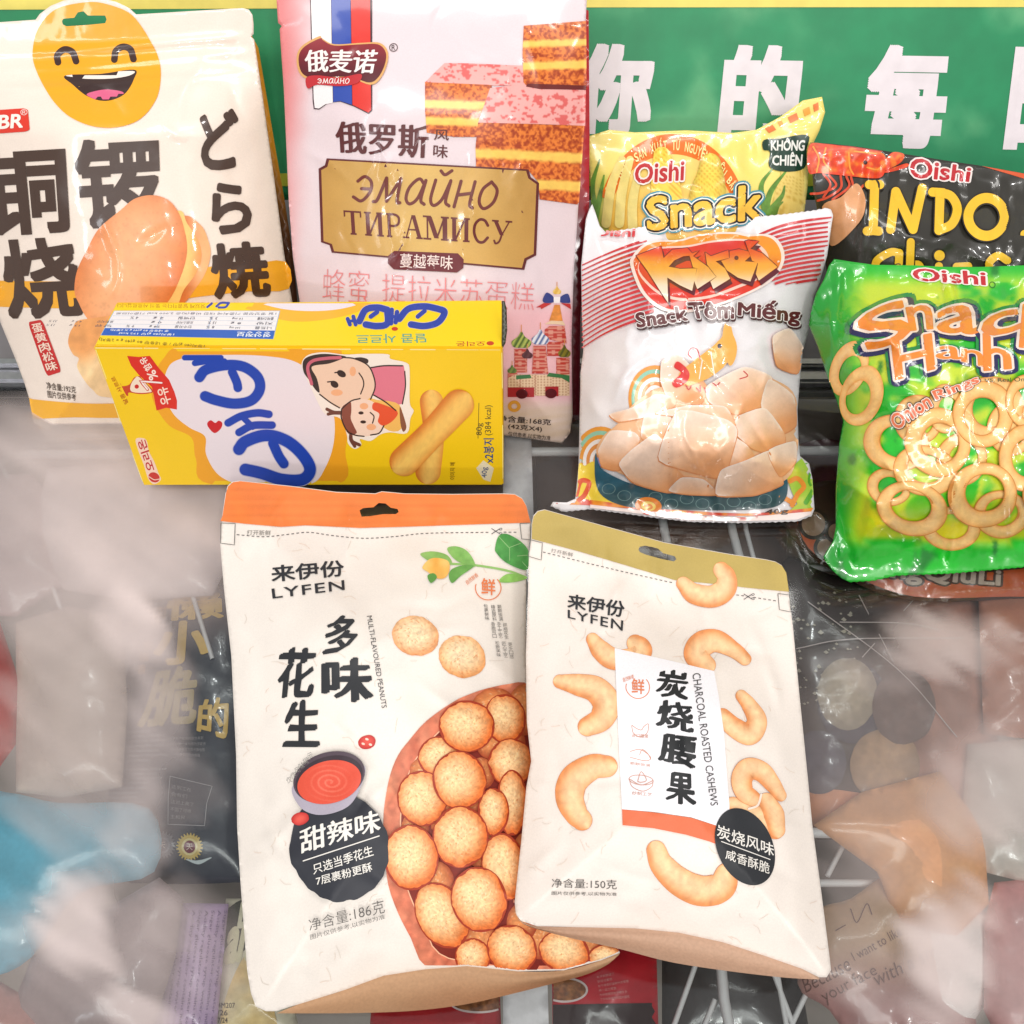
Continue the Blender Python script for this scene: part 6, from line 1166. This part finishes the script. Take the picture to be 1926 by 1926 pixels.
goods('clear_pouch', 'tan pouch printed with a sentence about a smile, right of the cashew pouch', 'pouch', [(1530, 1720), (1600, 1690), (1680, 1640), (1740, 1680), (1790, 1780), (1830, 1960), (1640, 1990), (1560, 1900), (1500, 1850)], -.018, lambda V: speck(V, mixc((206, 166, 132), (170, 120, 116), ss(1750, 1900, V[:, 1])), .1, 60), clearbag)
for nm, lb, ct, q, zz, c in (
    ('frozen_pack', 'pale pink wrapped pack under the lid below the yellow biscuit box', 'frozen pack', [(90, 880), (250, 870), (420, 900), (430, 1060), (400, 1120), (250, 1130), (120, 1110), (60, 1000)], -.020, (236, 216, 216)),
    ('frozen_pack', 'dusky rose wrapped pack under the frosted lid below the cream pouch', 'frozen pack', [(-120, 900), (60, 890), (110, 960), (120, 1100), (30, 1160), (-120, 1150)], -.022, (206, 178, 178)),
    ('frozen_pack', 'red wrapped pack showing through the frosted lid beside the beige pack', 'frozen pack', [(-140, 1180), (0, 1170), (36, 1280), (30, 1400), (-20, 1470), (-140, 1480)], -.016, (200, 70, 62)),
    ('frozen_pack', 'beige wrapped pack under the frosted lid between red and black packs', 'frozen pack', [(30, 1170), (130, 1140), (230, 1160), (240, 1330), (230, 1480), (120, 1500), (30, 1490)], -.016, (214, 190, 176)),
    ('frozen_pack', 'sky blue wrapped pack under the frosted lid below the red pack', 'frozen pack', [(-140, 1490), (10, 1490), (110, 1510), (280, 1520), (290, 1640), (150, 1680), (60, 1800), (-30, 1840), (-140, 1830)], -.014, (110, 190, 216)),
    ('frozen_pack', 'grey mauve wrapped pack under the lid left of the lilac ice pop', 'frozen pack', [(60, 1800), (180, 1720), (300, 1650), (345, 1690), (330, 1800), (280, 1960), (120, 1990), (20, 1900)], -.016, (170, 148, 148)),
    ('frozen_pack', 'salmon pink wrapped pack below the sky blue pack', 'frozen pack', [(-140, 1850), (-10, 1840), (40, 1870), (110, 1960), (60, 2030), (-140, 2030)], -.016, (222, 164, 156)),
    ('frozen_pack', 'peach orange wrapped pack under the lid beside the ice ball pack', 'frozen pack', [(1530, 1552), (1620, 1490), (1770, 1450), (1850, 1560), (1860, 1700), (1800, 1760), (1690, 1740), (1650, 1640)], -.012, (248, 176, 122)),
    ('frozen_pack', 'stone grey wrapped pack right of the peach orange pack', 'frozen pack', [(1820, 1400), (1930, 1390), (2080, 1400), (2080, 1640), (1930, 1660), (1850, 1640), (1810, 1520)], -.014, (214, 200, 190)),
    ('frozen_pack', 'dusty pink wrapped pack below the stone grey pack', 'frozen pack', [(1870, 1660), (1960, 1650), (2080, 1660), (2080, 1990), (1900, 2000), (1850, 1900), (1850, 1740)], -.014, (222, 160, 158)),
    ('frozen_pack', 'rust brown wrapped pack at the edge beside the ice ball pack', 'frozen pack', [(1840, 1120), (1930, 1100), (2080, 1110), (2080, 1380), (1930, 1390), (1850, 1380)], -.016, (190, 124, 100)),
    ('frozen_pack', 'white wrapped pack under the thickest frost beside the tan pouch', 'frozen pack', [(1720, 1720), (1800, 1700), (1870, 1720), (1870, 1860), (1820, 1940), (1720, 1930)], -.018, (240, 234, 230)),
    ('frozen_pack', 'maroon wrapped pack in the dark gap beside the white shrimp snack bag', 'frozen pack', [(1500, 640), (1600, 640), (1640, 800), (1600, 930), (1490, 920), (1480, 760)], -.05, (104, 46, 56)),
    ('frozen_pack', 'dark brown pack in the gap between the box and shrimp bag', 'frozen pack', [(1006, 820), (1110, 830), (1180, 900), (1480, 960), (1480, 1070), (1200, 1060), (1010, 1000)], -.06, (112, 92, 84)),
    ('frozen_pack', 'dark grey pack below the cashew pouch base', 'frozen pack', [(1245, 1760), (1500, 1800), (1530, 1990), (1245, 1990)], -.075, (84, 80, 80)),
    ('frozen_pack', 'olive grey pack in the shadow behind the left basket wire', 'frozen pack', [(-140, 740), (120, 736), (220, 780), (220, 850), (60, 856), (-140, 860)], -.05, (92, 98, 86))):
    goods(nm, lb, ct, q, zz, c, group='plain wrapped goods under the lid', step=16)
S = Sheet((980, 900), 0, -.005); D = thing('white_divider', 'white plastic divider strip standing between packs under the lid', 'divider', on_z([(985, 1400)], -.03)[0])
S.body(dens(A2([(946, 780), (998, 780), (1034, 1990), (946, 1990)]), 40), 'divider_panel', D, M_under, (228, 222, 224), 20, back=.05)

bpy.data.objects.remove(_to); bpy.data.curves.remove(_tc)
